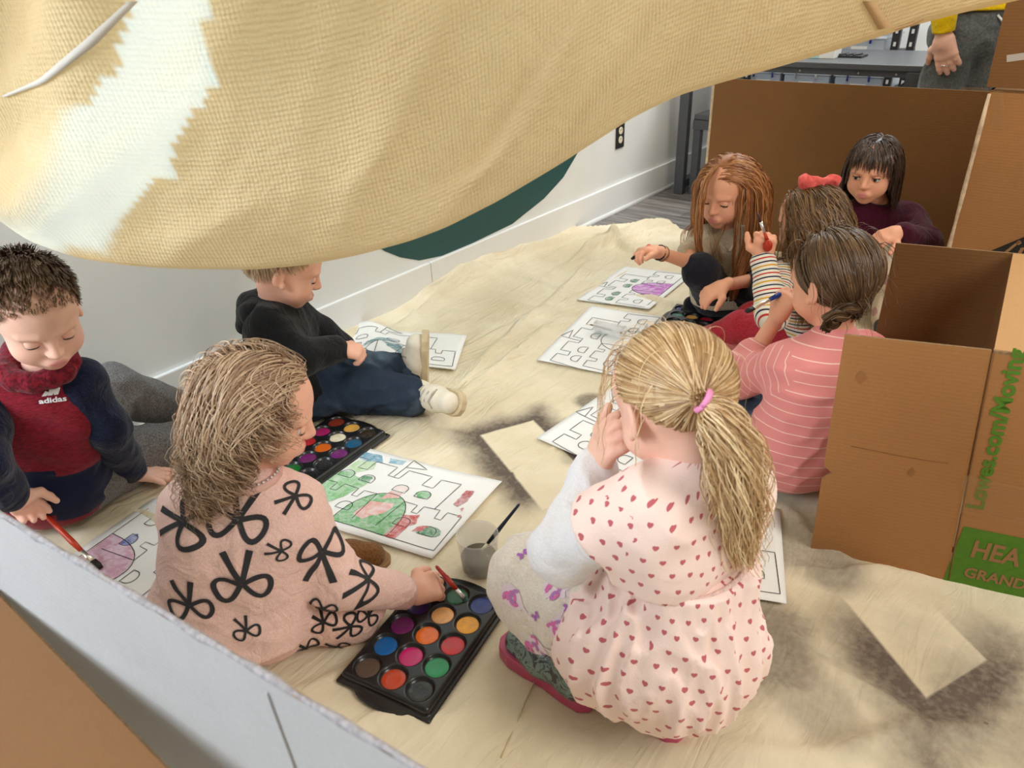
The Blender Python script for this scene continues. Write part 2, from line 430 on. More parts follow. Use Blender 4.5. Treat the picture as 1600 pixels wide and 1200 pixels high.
def hand(S, w, u, n, th, curl=(.5, .5, .5, .5), s=1., tc=.5, spread=.06, tdir=None):
    """five-fingered hand from wrist w along u; palm faces n; th=+1/-1 thumb side"""
    u = N(u); n = N(n-u*(n@u)); l = np.cross(u, n)*th
    S.rc(w-u*.012*s, w+u*.016*s, .0165*s, .0165*s, .01*s)
    ln = (.036, .040, .037, .029); tips = []
    for i in range(4):
        o = 1.5-i
        kb = w+u*.046*s+l*o*.0122*s-u*abs(o-.4)*.002*s
        S.rc(w+u*.010*s+l*o*.008*s, kb, .0105*s, .0085*s, .010*s)
        a = 0; p = kb; fd = N(u+l*o*spread)
        for j, fr in enumerate((.45, .31, .24)):
            a += curl[i]*(1.0, 1.15, .75)[j]; q = p+(fd*math.cos(a)+n*math.sin(a))*ln[i]*fr*s
            r0, r1 = ((.0072, .0066), (.0066, .0061), (.0061, .0054))[j]
            S.rc(p, q, r0*s, r1*s, .0035*s); p = q
        tips.append(p)
    b = w+u*.012*s+l*.014*s; d1 = N(u*.55+l*.75+n*.25) if tdir is None else N(tdir)
    p1 = b+d1*.024*s; d2 = N(lerp(d1, N(u+n*.7*tc), .35+.4*tc)); p2 = p1+d2*.019*s; d3 = N(lerp(d2, N(u*.7+n), .4*tc)); p3 = p2+d3*.015*s
    S.rc(w+u*.014*s+l*.004*s, p1, .0125*s, .0088*s, .01*s); S.rc(p1, p2, .0083*s, .0072*s, .004*s); S.rc(p2, p3, .0072*s, .0058*s, .004*s)
    return tips+[p3]
def torso(S, J, r=.07, sh=.036, hip=.07, k=.035, wide=1.):
    lat = N(J['shL']-J['shR']); pv, nk = J['pv'], J['nk']; ch = lerp(pv, nk, .68)
    S.rc(J['hpL'], J['hpR'], hip, hip, k)
    for q in (-1, 1): S.rc(pv+lat*q*.03*wide, ch+lat*q*.045*wide, r, r*.9, k)
    S.rc(lerp(J['shL'], J['shR'], .1), lerp(J['shL'], J['shR'], .9), sh, sh, k)
    S.rc(ch, lerp(nk, ch, .1), r*.75, sh*.95, k)
def arm(S, J, q, r=(.027, .023, .018), k=.015):
    S.rc(J['sh'+q], J['el'+q], r[0], r[1], k); S.rc(J['el'+q], J['wr'+q], r[1], r[2], k)
def leg(S, J, q, r=(.05, .036, .026), k=.02):
    S.rc(J['hp'+q], J['kn'+q], r[0], r[1], k); S.rc(J['kn'+q], J['an'+q], r[1], r[2], k)
def ball(c, r, nu=14, nv=9):
    V = []; Fc = []
    for j in range(nv+1):
        e = -math.pi/2+math.pi*j/nv
        for i in range(nu): a = 2*math.pi*i/nu; V.append(np.array(c)+r*np.array([math.cos(a)*math.cos(e), math.sin(a)*math.cos(e), math.sin(e)]))
    for j in range(nv):
        for i in range(nu): Fc.append((j*nu+i, j*nu+(i+1) % nu, (j+1)*nu+(i+1) % nu, (j+1)*nu+i))
    return V, Fc
def person(J, label, skin, fwd, up=UP, s=1., hands=(), lids=(-.55, -.6), gaze=None, brow=None, arms='LR', legs='LR', lip=None, face=True, iris=None, group='children painting on the drop cloth', skirt=None):
    """Empty at the base + one continuous body mesh (+ eyes, lashes, brows)"""
    base = np.array([J['pv'][0], J['pv'][1], 0.]); root = empty('person', base, label, 'person', group)
    R = frame(fwd, up); hc = J['hc']; J['R'] = R; J['s'] = s; J['root'] = root
    S = SDF(); torso(S, J, .058*s, .03*s, .055*s); S.rc(J['nk'], hc-R[2]*.05*s-R[1]*.02*s, .032*s, .032*s, .02)
    for q in arms: arm(S, J, q, (.027*s, .022*s, .0175*s))
    for q in legs: leg(S, J, q, (.044*s, .033*s, .024*s))
    parts = [S.mesh(.0065)]
    H, L = head_sdf(hc, R, s, lerp(J['nk'], hc-R[2]*.06*s, .35)); hv, hf = H.mesh(.0027*max(s, 1)); parts.append((hv, hf))
    for (w, u, n, th, kw) in hands:
        Q = SDF(); hand(Q, w, u, n, th, **kw); parts.append(Q.mesh(.0023*kw.get('s', 1.)))
    eyes = []
    if face:
        for q in (-1, 1):
            ec = L(q*.0295, .0642, -.0085); eyes.append(ec)
            parts.append(sph_patch(ec, R, .0142*s, lids[0], 1.25, arch=.25)); 
            v, f = sph_patch(ec, R, .0138*s, lids[1], -1.3, arch=-.12); parts.append((v, f[:, ::-1]))
    V = []; Fc = []; n = 0
    for v, f in parts: V.append(v); Fc.append(f+n); n += len(v)
    V = np.concatenate(V); Fc = np.concatenate(Fc)
    l = (V-hc)@R.T/s
    lipm = np.clip(1.25-np.sqrt((l[:, 0]/.0155)**2+((l[:, 2]+.0615)/.0095)**2+((l[:, 1]-.086)/.010)**2), 0, .4)/.4
    bl = sum(np.clip(1-np.linalg.norm((l-np.array([q*.036, .062, -.04]))/np.array([.03, .03, .026]), axis=1), 0, 1) for q in (-1, 1))
    bl += np.clip(1-np.linalg.norm((l-np.array([0, .093, -.03]))/.016, axis=1), 0, 1)*.7
    bl += sum(np.clip(1-np.linalg.norm((l-np.array([q*.08, -.01, -.012]))/.03, axis=1), 0, 1) for q in (-1, 1))*.8
    for (w, u, nn, th, kw) in hands: bl += np.clip(1-np.linalg.norm(V-(w+N(u)*.075), axis=1)/.05, 0, 1)*.7
    body = mk('body', V, Fc, skin, root, True, None, {'lip': lipm, 'blush': np.clip(bl, 0, 1)})
    if face:
        lash = plain('lash_dark', (.03, .02, .015), .7)
        for q, ec in zip((-1, 1), eyes):
            v, f = ball(ec, .0131*s); eo = mk('eye', v, f, plain('eye_white', (.75, .72, .70), .25, .5), root, True)
            gz = N(R[1]*1.+R[2]*(-.25) if gaze is None else gaze); gx = N(np.cross(gz, R[2])); gu = np.cross(gx, gz)
            iv = [ec+gz*.01345*s]+[ec+N(gz+(gx*math.cos(a)+gu*math.sin(a))*.47)*.0133*s for a in np.linspace(0, 2*math.pi, 17)[:-1]]
            mk('iris', iv, [(0, 1+i, 1+(i+1) % 16) for i in range(16)], iris or plain('iris_dark', (.025, .016, .012), .15, .6), eo, True)
            v, f = sph_patch(ec, R, .0147*s, lids[0]-.16, lids[0]+.05, -1.1, 1.1, 14, 1, .25); v[:15] += (R[1]*.0012)*s
            mk('eyelash', v, f, lash, root, True)
            bm = brow or lash; pts = [L(q*(.013+.0055*i), .0835-.0013*i-.0004*i*i, .0125+.0016*i-.00028*i*i) for i in range(7)]
            b = MB(); b.tube(pts, [.0012*s, .0021*s, .0023*s, .0022*s, .002*s, .0016*s, .0008*s], 6); b.mk('eyebrow', bm, root, True)
    return root

# ------------------------------------------------------------------ hair
def hair_mat(name, dark, mid, light, rough=.42):
    t = NT(name, rough, .45); a = t.attr('tone').outputs['Fac']; nz = t.noise(t.mapv(t.coord(), (1, 1, .35)), 60, 3)
    f = t.M('ADD', t.M('MULTIPLY', a, .7), t.M('MULTIPLY', nz, .4))
    t.col(t.mix(t.ramp(f, .45, 1.0), t.mix(t.ramp(f, .1, .55), dark, mid), light)); return t.m
CR = np.array([0, -.012, .022]); RR = np.array([.071, .087, .077])
def hairline(v):
    az = np.abs(np.arctan2(v[:, 0], v[:, 1])); el = np.arcsin(np.clip(v[:, 2], -1, 1))
    return el-np.interp(az, [0, .45, .8, 1.05, 1.3, 1.6, 1.95, 2.4, 3.15], [.56, .52, .38, .06, -.12, -.10, -.55, -.78, -.85])
def roots(n, seed, line=hairline, bias=None):
    rs = np.random.RandomState(seed); v = rs.normal(size=(n*4, 3)); v /= np.linalg.norm(v, axis=1)[:, None]
    keep = line(v) > rs.rand(len(v))*.06; v = v[keep]
    if bias is not None: v = v[bias(v) > rs.rand(len(v))]
    return v[:n]
HEADS = [(CR, RR), (np.array([0, .030, .030]), np.array([.058, .048, .05])), (np.array([0, .024, -.030]), np.array([.055, .052, .064]))]
def surf(v):
    """distance from the skull centre to the outside of the head along unit directions v"""
    out = np.zeros(len(v))
    for c, r in HEADS:
        a = (CR-c)/r; b = v/r; A = (b*b).sum(1); Bb = b@a; q = Bb*Bb-A*(a@a-1); ok = q > 0
        out = np.maximum(out, np.where(ok, (-Bb+np.sqrt(np.maximum(q, 0)))/A, 0))
    return out
def tubes(P, r0, r1, tone, seg=3):
    """P (steps, strands, 3) -> one mesh of tapering, slightly roofed strands lying flat on the head"""
    n, m, _ = P.shape; T = np.gradient(P, axis=0); T /= np.maximum(np.linalg.norm(T, axis=2), 1e-9)[..., None]
    O = P-CR; O /= np.maximum(np.linalg.norm(O, axis=2), 1e-9)[..., None]; rsn = np.random.RandomState(m).normal(size=(1, m, 3))*.45; O = O+rsn
    X = np.cross(T, O); X /= np.maximum(np.linalg.norm(X, axis=2), 1e-9)[..., None]; Y = np.cross(X, T)
    t = np.linspace(0, 1, n)[:, None]; r = ((r0+(r1-r0)*t**1.5)*np.ones((n, m)))[..., None]
    V = np.stack([P-X*r, P+Y*r*.6, P+X*r], 2); idx = np.arange(n*m*3).reshape(n, m, 3); Fc = []
    for i in range(2):
        Fc.append(np.stack([idx[:-1, :, i], idx[1:, :, i], idx[1:, :, i+1], idx[:-1, :, i+1]], -1).reshape(-1, 4))
    return V.reshape(-1, 3), np.concatenate(Fc), np.broadcast_to(tone[None, :, None], (n, m, 3)).reshape(-1)
def grow(v, R, n, step, flow, grav=.25, inert=.6, off=None, lift=.0, cols=(), seed=0, wave=0., wl=.05, clump=0, gd=6, cw=.6, wd=0.):
    """walk strands over the skull from unit directions v; flow(p, i) in head space"""
    rs = np.random.RandomState(seed+11); m = len(v); g = R@np.array([0, 0, -1.])
    off = np.broadcast_to(np.asarray(.004 if off is None else off, float), (m,))
    nrm = v/RR; nrm /= np.linalg.norm(nrm, axis=1)[:, None]
    p = CR+v*(surf(v)+.0025)[:, None]; d = flow(p, 0); d = d-nrm*(d*nrm).sum(1)[:, None]+nrm*lift; d /= np.maximum(np.linalg.norm(d, axis=1), 1e-6)[:, None]
    ells = HEADS[:2]+list(cols); P = [p]; st = np.broadcast_to(step, (m,))[:, None]
    for i in range(n):
        fl = flow(p, i+1); d = d*inert+fl*(1-inert)+g*grav*min(1, i/gd+(.25 if gd <= 6 else 0)); d /= np.maximum(np.linalg.norm(d, axis=1), 1e-6)[:, None]
        p = p+d*st
        for c, r in ells:
            rr = r+off[:, None]; q = (p-c)/rr; mm = np.linalg.norm(q, axis=1); ins = mm < 1
            if ins.any():
                nn = q/rr; nn /= np.maximum(np.linalg.norm(nn, axis=1), 1e-6)[:, None]
                p = np.where(ins[:, None], c+(p-c)/np.maximum(mm, .05)[:, None], p)
                dn = (d*nn).sum(1); d = np.where((ins & (dn < 0))[:, None], d-nn*dn[:, None], d); d /= np.maximum(np.linalg.norm(d, axis=1), 1e-6)[:, None]
        P.append(p)
    P = np.stack(P)
    if clump:
        cid = np.argmin(((v[:, None]-v[None, :clump])**2).sum(-1), 1); w = np.linspace(0, 1, n+1)[:, None, None]**(2.4 if cw > .7 else 1.5)
        P = P*(1-w*cw)+(P[:, cid]+rs.normal(size=(1, m, 3))*.004)*w*cw
    else: cid = np.arange(m)
    if wave:
        ph = (cid*1.7+rs.rand(m)*.8)[None, :]; s_ = np.arange(n+1)[:, None]*st[:, 0][None]; w = np.clip((s_-wd)/.06, 0, 1)*wave
        T = np.gradient(P, axis=0); T /= np.maximum(np.linalg.norm(T, axis=2), 1e-9)[..., None]
        X = np.cross(T, np.array([.2, .5, .8])); X /= np.maximum(np.linalg.norm(X, axis=2), 1e-9)[..., None]; Y = np.cross(T, X)
        ww = wl*(1+.25*np.sin(cid*3.1))[None]
        P = P+X*(w*np.sin(2*np.pi*s_/ww+ph))[..., None]+Y*(w*np.cos(2*np.pi*s_/ww+ph))[..., None]
    return P
def cap(line, off=.0015, nu=56, nv=40):
    V = []; Fc = []
    for j in range(nv+1):
        e = -1.2+(math.pi/2+1.2)*j/nv
        for i in range(nu): a = 2*math.pi*i/nu; V.append((math.sin(a)*math.cos(e), math.cos(a)*math.cos(e), math.sin(e)))
    V = np.array(V); ok = line(V) > -.0
    for j in range(nv):
        for i in range(nu):
            f = (j*nu+i, j*nu+(i+1) % nu, (j+1)*nu+(i+1) % nu, (j+1)*nu+i)
            if ok[list(f)].all(): Fc.append(f[::-1])
    return CR+V*(surf(V)+off)[:, None], np.array(Fc)
def hair_obj(J, name, groups, mat, caps=True, line=hairline, cap_tone=.25, off=.0015, parent=None):
    """groups: list of (P in head space, r0, r1, tone) -> one hair mesh under the person"""
    R, s, hc = J['R'], J['s'], J['hc']; V = []; Fc = []; T = []; n = 0
    if caps:
        v, f = cap(line, off); V.append(v); Fc.append(f); T.append(np.full(len(v), cap_tone)); n += len(v)
    for P, r0, r1, tone in groups:
        v, f, t = tubes(P, r0, r1, tone); V.append(v); Fc.append(f+n); T.append(t); n += len(v)
    V = np.concatenate(V); Fc = np.concatenate(Fc); V = hc+(V@R)*s
    return mk(name, V, Fc, mat, parent or J['root'], True, None, {'tone': np.concatenate(T)})
def loc(J, p): return J['R']@(np.asarray(p)-J['hc'])/J['s']
def bundle(pts, n, r0, seed, steps=22, wave=.0, wl=.06, fray=.4, flat=1.):
    """lock of hair along a control polyline (head space); r0: list of radii"""
    rs = np.random.RandomState(seed); pts = np.asarray(pts, float); k = len(pts)
    t = np.linspace(0, k-1, steps); c = np.stack([np.interp(t, range(k), pts[:, i]) for i in range(3)], -1)
    for _ in range(3): c[1:-1] = (c[:-2]+2*c[1:-1]+c[2:])/4
    rad = np.interp(t, range(k), r0); T = np.gradient(c, axis=0); T /= np.linalg.norm(T, axis=1)[:, None]
    X = np.cross(T, [.1, .9, .2]); X /= np.linalg.norm(X, axis=1)[:, None]; Y = np.cross(T, X)
    a = rs.rand(n)*2*np.pi; q = np.sqrt(rs.rand(n)); ln = 1-rs.rand(n)*fray
    tt = np.arange(steps)[:, None]/(steps-1)*ln[None]*(steps-1); i0 = np.clip(tt.astype(int), 0, steps-2); fr = tt-i0
    def at(A): return A[i0]*(1-fr)[..., None]+A[i0+1]*fr[..., None]
    ra = at(rad[:, None])[..., 0]*q[None]; ph = rs.rand(n)*6.28
    s_ = tt/(steps-1); w = wave*np.clip(s_*3, 0, 1)
    ux = ra*np.cos(a)[None]+w*np.sin(s_*len(pts)*.05/wl*6.28+ph[None]); uy = ra*np.sin(a)[None]*flat+w*np.cos(s_*len(pts)*.05/wl*6.28+ph[None])
    return at(c)+at(X)*ux[..., None]+at(Y)*uy[..., None]

# ------------------------------------------------------------------ shoes, cuffs, brushes
FOOT = [(-.024, -.045), (-.027, -.015), (-.027, .02), (-.032, .055), (-.034, .085), (-.028, .108), (-.012, .120), (.008, .120), (.024, .108), (.030, .085), (.029, .055), (.026, .02), (.026, -.015), (.022, -.045), (.012, -.058), (-.012, -.058)]
def shoe(root, p, toe, up, upper, sole, s=1., high=.0, name='shoe', solet=.016, laces=None):
    """p = under the ankle on the sole plane; toe, up = directions"""
    y = N(toe); z = N(up-y*(up@y)); x = np.cross(y, z); L = lambda a, b, c: p+(x*a+y*b+z*c)*s
    S = SDF(); S.rc(L(0, -.028, .038), L(0, .04, .034), .030*s, .029*s, .02); S.rc(L(0, .04, .032), L(0, .085, .028), .029*s, .026*s, .02)
    S.rc(L(0, -.022, .04), L(0, -.022, .062+high), .030*s, .029*s, .015)
    S.cut(L(0, 0, .012), -z); S.cut(L(0, 0, .068+high), z)
    o = solid(name, S, .0035*s, upper, root)
    mb = MB(); mb.prism([(a*s, b*s) for a, b in FOOT], p, x, y, z, solet*s); mb.mk('sole', sole, o, False, None, .003)
    if laces:
        mb = MB()
        for i in range(4):
            b = .012+.016*i; hgt = .0675-.0015*i
            mb.tube([L(-.022, b, hgt-.013), L(-.010, b+.003, hgt-.001), L(.010, b-.003, hgt-.001), L(.022, b, hgt-.013)], .003*s, 6)
        mb.mk('laces', laces, o, True)
    return o
def ring(root, name, a, b, r0, r1, mat, k=.006, h=.003):
    S = SDF(); S.cc(a, b, r0, r1, k); return solid(name, S, h, mat, root)
def brush(tip, tail, label, hcol, bcol, bl=.018, fl=.022, r=.0035, flat=.6, wid=1.6, fcol=(.78, .78, .76)):
    tip = np.asarray(tip, float); tail = np.asarray(tail, float); d = N(tail-tip); L = np.linalg.norm(tail-tip)
    root = empty('paint_brush', (tip[0], tip[1], min(tip[2], tail[2])), label, 'paintbrush', 'children\'s paint brushes')
    MB().lathe(tip, d, [(0, r*.75*wid), (bl*.5, r*1.0*wid), (bl+.001, r*.85*wid)], 12, flat).mk('bristles', bcol, root, True)
    MB().lathe(tip, d, [(bl, r*.85*wid), (bl+fl*.5, r*1.1), (bl+fl, r)], 12, .9).mk('ferrule', plain('ferrule_metal_%d' % int(fcol[0]*100), fcol, .3, .5, metal=.85), root, True)
    MB().lathe(tip, d, [(bl+fl-.001, r*.95), (bl+fl+.03, r*1.35), (L*.7, r*1.05), (L-.004, r*.8), (L, r*.4)], 12).mk('handle', hcol, root, True)
    return root
# ------------------------------------------------------------------ the setting
XW = -1.861
def struct(o): o['kind'] = 'structure'; return o
wall_m = plain('wall_paint', (.80, .80, .77), .55, .3, .03, 6)
trim_m = plain('trim_white', (.84, .84, .82), .4, .4, .02, 8)
fl = struct(MB().bbox((XW-.1, -2.2, -.05), (3.0, 5.25, -.012)).mk('floor', plain('subfloor_grey', (.16, .15, .14), .7)))
def plank_mat(i):
    t = NT('grey_wood_%d' % i, .45, .35); v = t.mapv(t.coord(), (1.2, 14, 1)); nz = t.noise(v, 3.2, 6, .62, .9)
    a = [(.20, .185, .17), (.25, .23, .21), (.165, .155, .145), (.29, .265, .24)][i]
    t.col(t.mix(t.ramp(nz, .34, .68), tuple(x*.55 for x in a), tuple(x*1.35 for x in a))); t.bump(nz, .12, .002); return t.m
PM = [plank_mat(i) for i in range(4)]; PW = .128; PMESH = {}
rows = np.arange(2.3, 4.9, PW)
for j, y in enumerate(rows):
    x = XW-(j*.37 % .9)
    while x < .9:
        x0, x1 = max(x, XW), min(x+1.1, .95)
        if x1-x0 > .05:
            key = round(x1-x0, 3)
            mb = MB().bbox(((x0), y+.0012, -.012), (x1-.002, y+PW-.0012, 0.))
            mb.mk('plank', PM[rnd.randrange(4)], fl)
        x += 1.1
wl = struct(MB().bbox((XW-.1, -2.2, 0), (XW, 5.25, 2.7)).mk('wall_left', wall_m))
struct(MB().bbox((XW, 5.15, 0), (3., 5.25, 2.7)).mk('wall_back', wall_m))
bb = MB(); bb.bbox((XW, -2.2, 0), (XW+.014, 1.80, .138)); b1 = struct(bb.mk('baseboard_left', trim_m, None, False, None, .004))
MB().bbox((XW, 1.803, 0), (XW+.014, 5.15, .138)).mk('board', trim_m, b1, False, None, .004)
MB().tube([(XW+.012, -2.2, .004), (XW+.012, 5.15, .004)], .013, 8).mk('shoe_moulding', trim_m, b1, True)
# painted teal shape on the wall
mp = [(585, 382), (600, 392), (625, 402), (655, 407), (690, 403), (740, 385), (800, 350), (850, 310), (880, 277), (900, 243), (914, 215)]
pts = [onX(*p, XW) for p in mp]; pts = [np.array([XW, p[1], max(p[2], .139)]) for p in pts]
l = pts[-1]; pts += [np.array([XW, 2.93, .62]), np.array([XW, 2.95, .85]), np.array([XW, 2.8, 1.15]), np.array([XW, 2.4, 1.35]), np.array([XW, 1.9, 1.3]), np.array([XW, 1.55, 1.05]), np.array([XW, 1.42, .7]), np.array([XW, 1.47, .42])]
V2, Ft = fan([(p[1], p[2]) for p in pts], 2)
mk('mural_shape', [np.array([XW+.0012, a, b]) for a, b in V2], Ft, plain('teal_paint', rgb(46, 84, 82), .5, .3, .06, 5), wl)
# outlet
oc = onX(968, 211, XW); ot = empty('wall_outlet', (XW, oc[1], oc[2]-.06), 'black wall outlet with two ivory sockets on the white wall', 'outlet')
MB().bbox((XW, oc[1]-.037, oc[2]-.06), (XW+.006, oc[1]+.037, oc[2]+.06)).mk('plate', plain('plate_black', (.018, .018, .018), .35, .5), ot, False, None, .003)
for q in (-1, 1):
    c = np.array([XW+.004, oc[1], oc[2]+q*.0205])
    so = MB().lathe(c, (1, 0, 0), [(0, .017), (.004, .0165), (.0045, .014)], 20).mk('socket', plain('ivory', (.80, .70, .52), .4), ot)
    mb = MB()
    for a in (-.006, .006): mb.box(c+np.array([.0046, a, .004]), (.0006, .001, .004))
    mb.mk('slot', plain('slot_dark', (.02, .02, .02), .6), so)

# ---- floor drop cloth
def gline(p, a, b, w, wob=.0):
    ab = b-a; L = np.linalg.norm(ab); t = np.clip((p-a)@ab/(L*L), 0, 1); q = p-a-t[:, None]*ab
    dd = (q[:, 0]*-ab[1]+q[:, 1]*ab[0])/L+wob*np.sin(t*9+a[0]*7); e = np.maximum(np.hypot(q[:, 0], q[:, 1])**2-((q[:, 0]*-ab[1]+q[:, 1]*ab[0])/L)**2, 0)
    return np.exp(-(dd/w)**2-e/(w*w*4))*np.sin(np.pi*np.clip(t, .02, .98))**.4
def g2(x, y): return G(x, y)[:2]
CREASE = [((700, 640), (880, 500), .012, .010), ((470, 655), (720, 560), .010, .007), ((720, 600), (960, 380), .016, .009), ((610, 520), (800, 400), .02, .014), ((560, 500), (900, 370), .018, .016),
          ((880, 420), (1010, 350), .03, .022), ((935, 370), (1000, 400), .02, .02), ((700, 560), (1000, 420), .012, .006), ((780, 1180), (850, 1040), .006, .004), ((690, 830), (880, 690), .007, .004),
          ((1130, 1010), (1330, 1160), .02, .007), ((1180, 960), (1480, 1190), .022, .008), ((1060, 1190), (1600, 1150), .03, .008), ((1220, 800), (1330, 900), .02, .009), ((1240, 900), (1420, 900), .016, .009),
          ((430, 1090), (700, 1010), .012, .004), ((500, 1150), (760, 1110), .02, .005), ((170, 790), (330, 850), .012, .007), ((640, 480), (760, 430), .012, .011), ((800, 430), (900, 460), .012, .007), ((850, 520), (720, 640), .016, .006),
          ((1000, 470), (1120, 490), .03, .014), ((900, 400), (1060, 355), .02, .015)]
CR2 = [(g2(*a), g2(*b), w, h) for a, b, w, h in CREASE]
def cloth_z(P):
    P3 = np.c_[P, np.zeros(len(P))]; z = .004+.0035*(vnoise(P3*np.array([5, 3, 1]), 1))+.0022*(1-np.abs(2*vnoise(P3*np.array([14, 8, 1])+vnoise(P3*4, 3)[:, None]*2, 2)-1))
    for a, b, w, h in CR2: z = z+h*1.9*gline(P, a, b, w*.75, w*.5)
    z += .05*np.exp(-((P[:, 0]-XW)/.05)**2)*(.25+.75*vnoise(P3*np.array([1, 4, 1]), 6))*(P[:, 1] < 2.9)
    return z
gx = np.arange(XW+.002, 1.3, .0125); gy = np.arange(-.75, 3.12, .0125)
XX, YY = np.meshgrid(gx, gy, indexing='ij'); P = np.stack([XX.ravel(), YY.ravel()], -1)
ymax = np.interp(P[:, 0], [XW, -1.80, -1.72, -1.62, -1.55, -1.42, -1.33, 1.3], [2.72, 2.82, 2.93, 3.10, 3.09, 3.0, 2.93, 2.93])+.012*np.sin(P[:, 0]*31)
Vc = np.c_[P[:, 0], np.minimum(P[:, 1], ymax+(P[:, 1]-ymax)*.02*(P[:, 1] > ymax)), np.zeros(len(P))]
Vc[:, 2] = cloth_z(Vc[:, :2])
n1, n2 = XX.shape; idx = np.arange(n1*n2).reshape(n1, n2)
Fc = np.stack([idx[:-1, :-1], idx[1:, :-1], idx[1:, 1:], idx[:-1, 1:]], -1).reshape(-1, 4); Fc = Fc[(P[Fc, 1] <= ymax[Fc]+.013).all(1)]
t = NT('canvas_floor', .92, .1); pos = t.n('ShaderNodeNewGeometry').outputs['Position']; X_, Y_, Z_ = t.xyz(pos)
base = t.mix(t.ramp(t.noise(pos, 2.2, 5, .6, .4), .3, .75), rgb(214, 199, 168), rgb(237, 226, 201))
def rect(o, e1, e2, L1, L2):
    """dark overspray around a masked-out rectangle"""
    M_ = np.linalg.inv(np.array([e1, e2]).T); dx = t.M('SUBTRACT', X_, float(o[0])); dy = t.M('SUBTRACT', Y_, float(o[1]))
    a = t.M('ADD', t.M('MULTIPLY', dx, float(M_[0, 0])), t.M('MULTIPLY', dy, float(M_[0, 1]))); b = t.M('ADD', t.M('MULTIPLY', dx, float(M_[1, 0])), t.M('MULTIPLY', dy, float(M_[1, 1])))
    qa = t.M('SUBTRACT', t.M('ABSOLUTE', t.M('SUBTRACT', a, L1/2)), L1/2); qb = t.M('SUBTRACT', t.M('ABSOLUTE', t.M('SUBTRACT', b, L2/2)), L2/2)
    return t.M('MAXIMUM', qa, qb), a, b
nz1 = t.noise(pos, 5, 5, .6); nz2 = t.noise(pos, 1.7, 3, .5); nz3 = t.noise(pos, 90, 2)
A0, A1, A2 = g2(752, 684), g2(848, 800), g2(815, 666)
d1, a1, b1_ = rect(A0, N(A1-A0), N(A2-A0), .34, .15)
def spray(d, w, soft): return t.M('MULTIPLY', t.ramp(d, -.003, .006), t.M('SUBTRACT', 1., t.ramp(t.M('ADD', d, t.M('MULTIPLY', t.M('SUBTRACT', nz1, .5), soft)), w*.15, w)))
s1 = t.M('MULTIPLY', spray(d1, .105, .12), t.ramp(t.M('SUBTRACT', .26, t.M('MAXIMUM', b1_, t.M('MULTIPLY', a1, .75))), -.02, .06))
C0, C1, C2 = g2(1445, 1093), g2(1298, 915), g2(1530, 1039)
d2, a2, b2 = rect(C0, N(C1-C0), N(C2-C0), .50, .15)
s2 = t.M('MULTIPLY', spray(d2, .17, .22), t.ramp(t.M('SUBTRACT', .30, t.M('ADD', a2, t.M('MULTIPLY', t.ramp(b2, .06, .14), .15))), 0, .2))
mask = t.M('MAXIMUM', t.M('MULTIPLY', s1, 1.05), t.M('MULTIPLY', s2, 1.0))
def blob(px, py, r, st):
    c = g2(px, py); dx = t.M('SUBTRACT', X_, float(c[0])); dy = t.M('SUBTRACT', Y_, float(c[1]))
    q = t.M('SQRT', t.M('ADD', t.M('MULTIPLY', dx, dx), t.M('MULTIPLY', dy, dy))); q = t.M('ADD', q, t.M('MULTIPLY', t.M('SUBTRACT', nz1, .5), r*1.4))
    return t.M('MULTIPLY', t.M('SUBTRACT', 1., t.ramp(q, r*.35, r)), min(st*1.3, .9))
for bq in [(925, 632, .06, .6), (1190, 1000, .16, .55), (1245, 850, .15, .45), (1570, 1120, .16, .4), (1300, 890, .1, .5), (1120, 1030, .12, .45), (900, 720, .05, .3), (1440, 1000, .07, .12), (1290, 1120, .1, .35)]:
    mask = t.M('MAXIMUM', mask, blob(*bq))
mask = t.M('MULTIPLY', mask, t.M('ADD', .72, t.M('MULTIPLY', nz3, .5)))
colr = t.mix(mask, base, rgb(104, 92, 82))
sp = t.n('ShaderNodeTexVoronoi'); t.put(sp.inputs['Vector'], pos); sp.inputs['Scale'].default_value = 11
fl_ = t.M('LESS_THAN', sp.outputs['Distance'], .035)
colr = t.mix(t.M('MULTIPLY', fl_, t.ramp(t.noise(pos, 3.1, 1), .5, .6)), colr, rgb(95, 80, 70))
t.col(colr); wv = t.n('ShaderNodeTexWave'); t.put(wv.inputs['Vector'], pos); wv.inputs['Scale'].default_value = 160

rot = t.n('ShaderNodeMapping'); t.put(rot.inputs[0], pos); rot.inputs['Rotation'].default_value = (0, 0, .35); rot.inputs['Scale'].default_value = (7, 1.7, 1)
rg = t.M('ABSOLUTE', t.M('SUBTRACT', t.noise(rot.outputs[0], 2.2, 4, .55, 1.3), .5)); rg2 = t.M('ABSOLUTE', t.M('SUBTRACT', t.noise(pos, 5, 4, .5, 1.6), .5))
near_w = t.ramp(t.M('SUBTRACT', Y_, t.M('MULTIPLY', X_, 1.2)), 1.6, 3.2)
wr_ = t.M('ADD', t.M('MULTIPLY', t.M('MINIMUM', rg, .22), t.M('ADD', .9, t.M('MULTIPLY', near_w, 2.2))), t.M('MULTIPLY', t.M('MINIMUM', rg2, .2), .6))
t.bump(t.M('ADD', wr_, t.M('ADD', t.M('MULTIPLY', t.noise(pos, 30, 3, .5, .6), .12), t.M('MULTIPLY', nz3, .05))), .42, .020)
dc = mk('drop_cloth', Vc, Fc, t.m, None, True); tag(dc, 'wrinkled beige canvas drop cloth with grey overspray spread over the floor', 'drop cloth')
mb = MB()
for a, b in [((795, 1165), (838, 1075)), ((470, 1008), (560, 968))]: pass
seam = [((783, 1190), (838, 1068)), ((690, 640), (730, 600)), ((825, 850), (880, 815))]
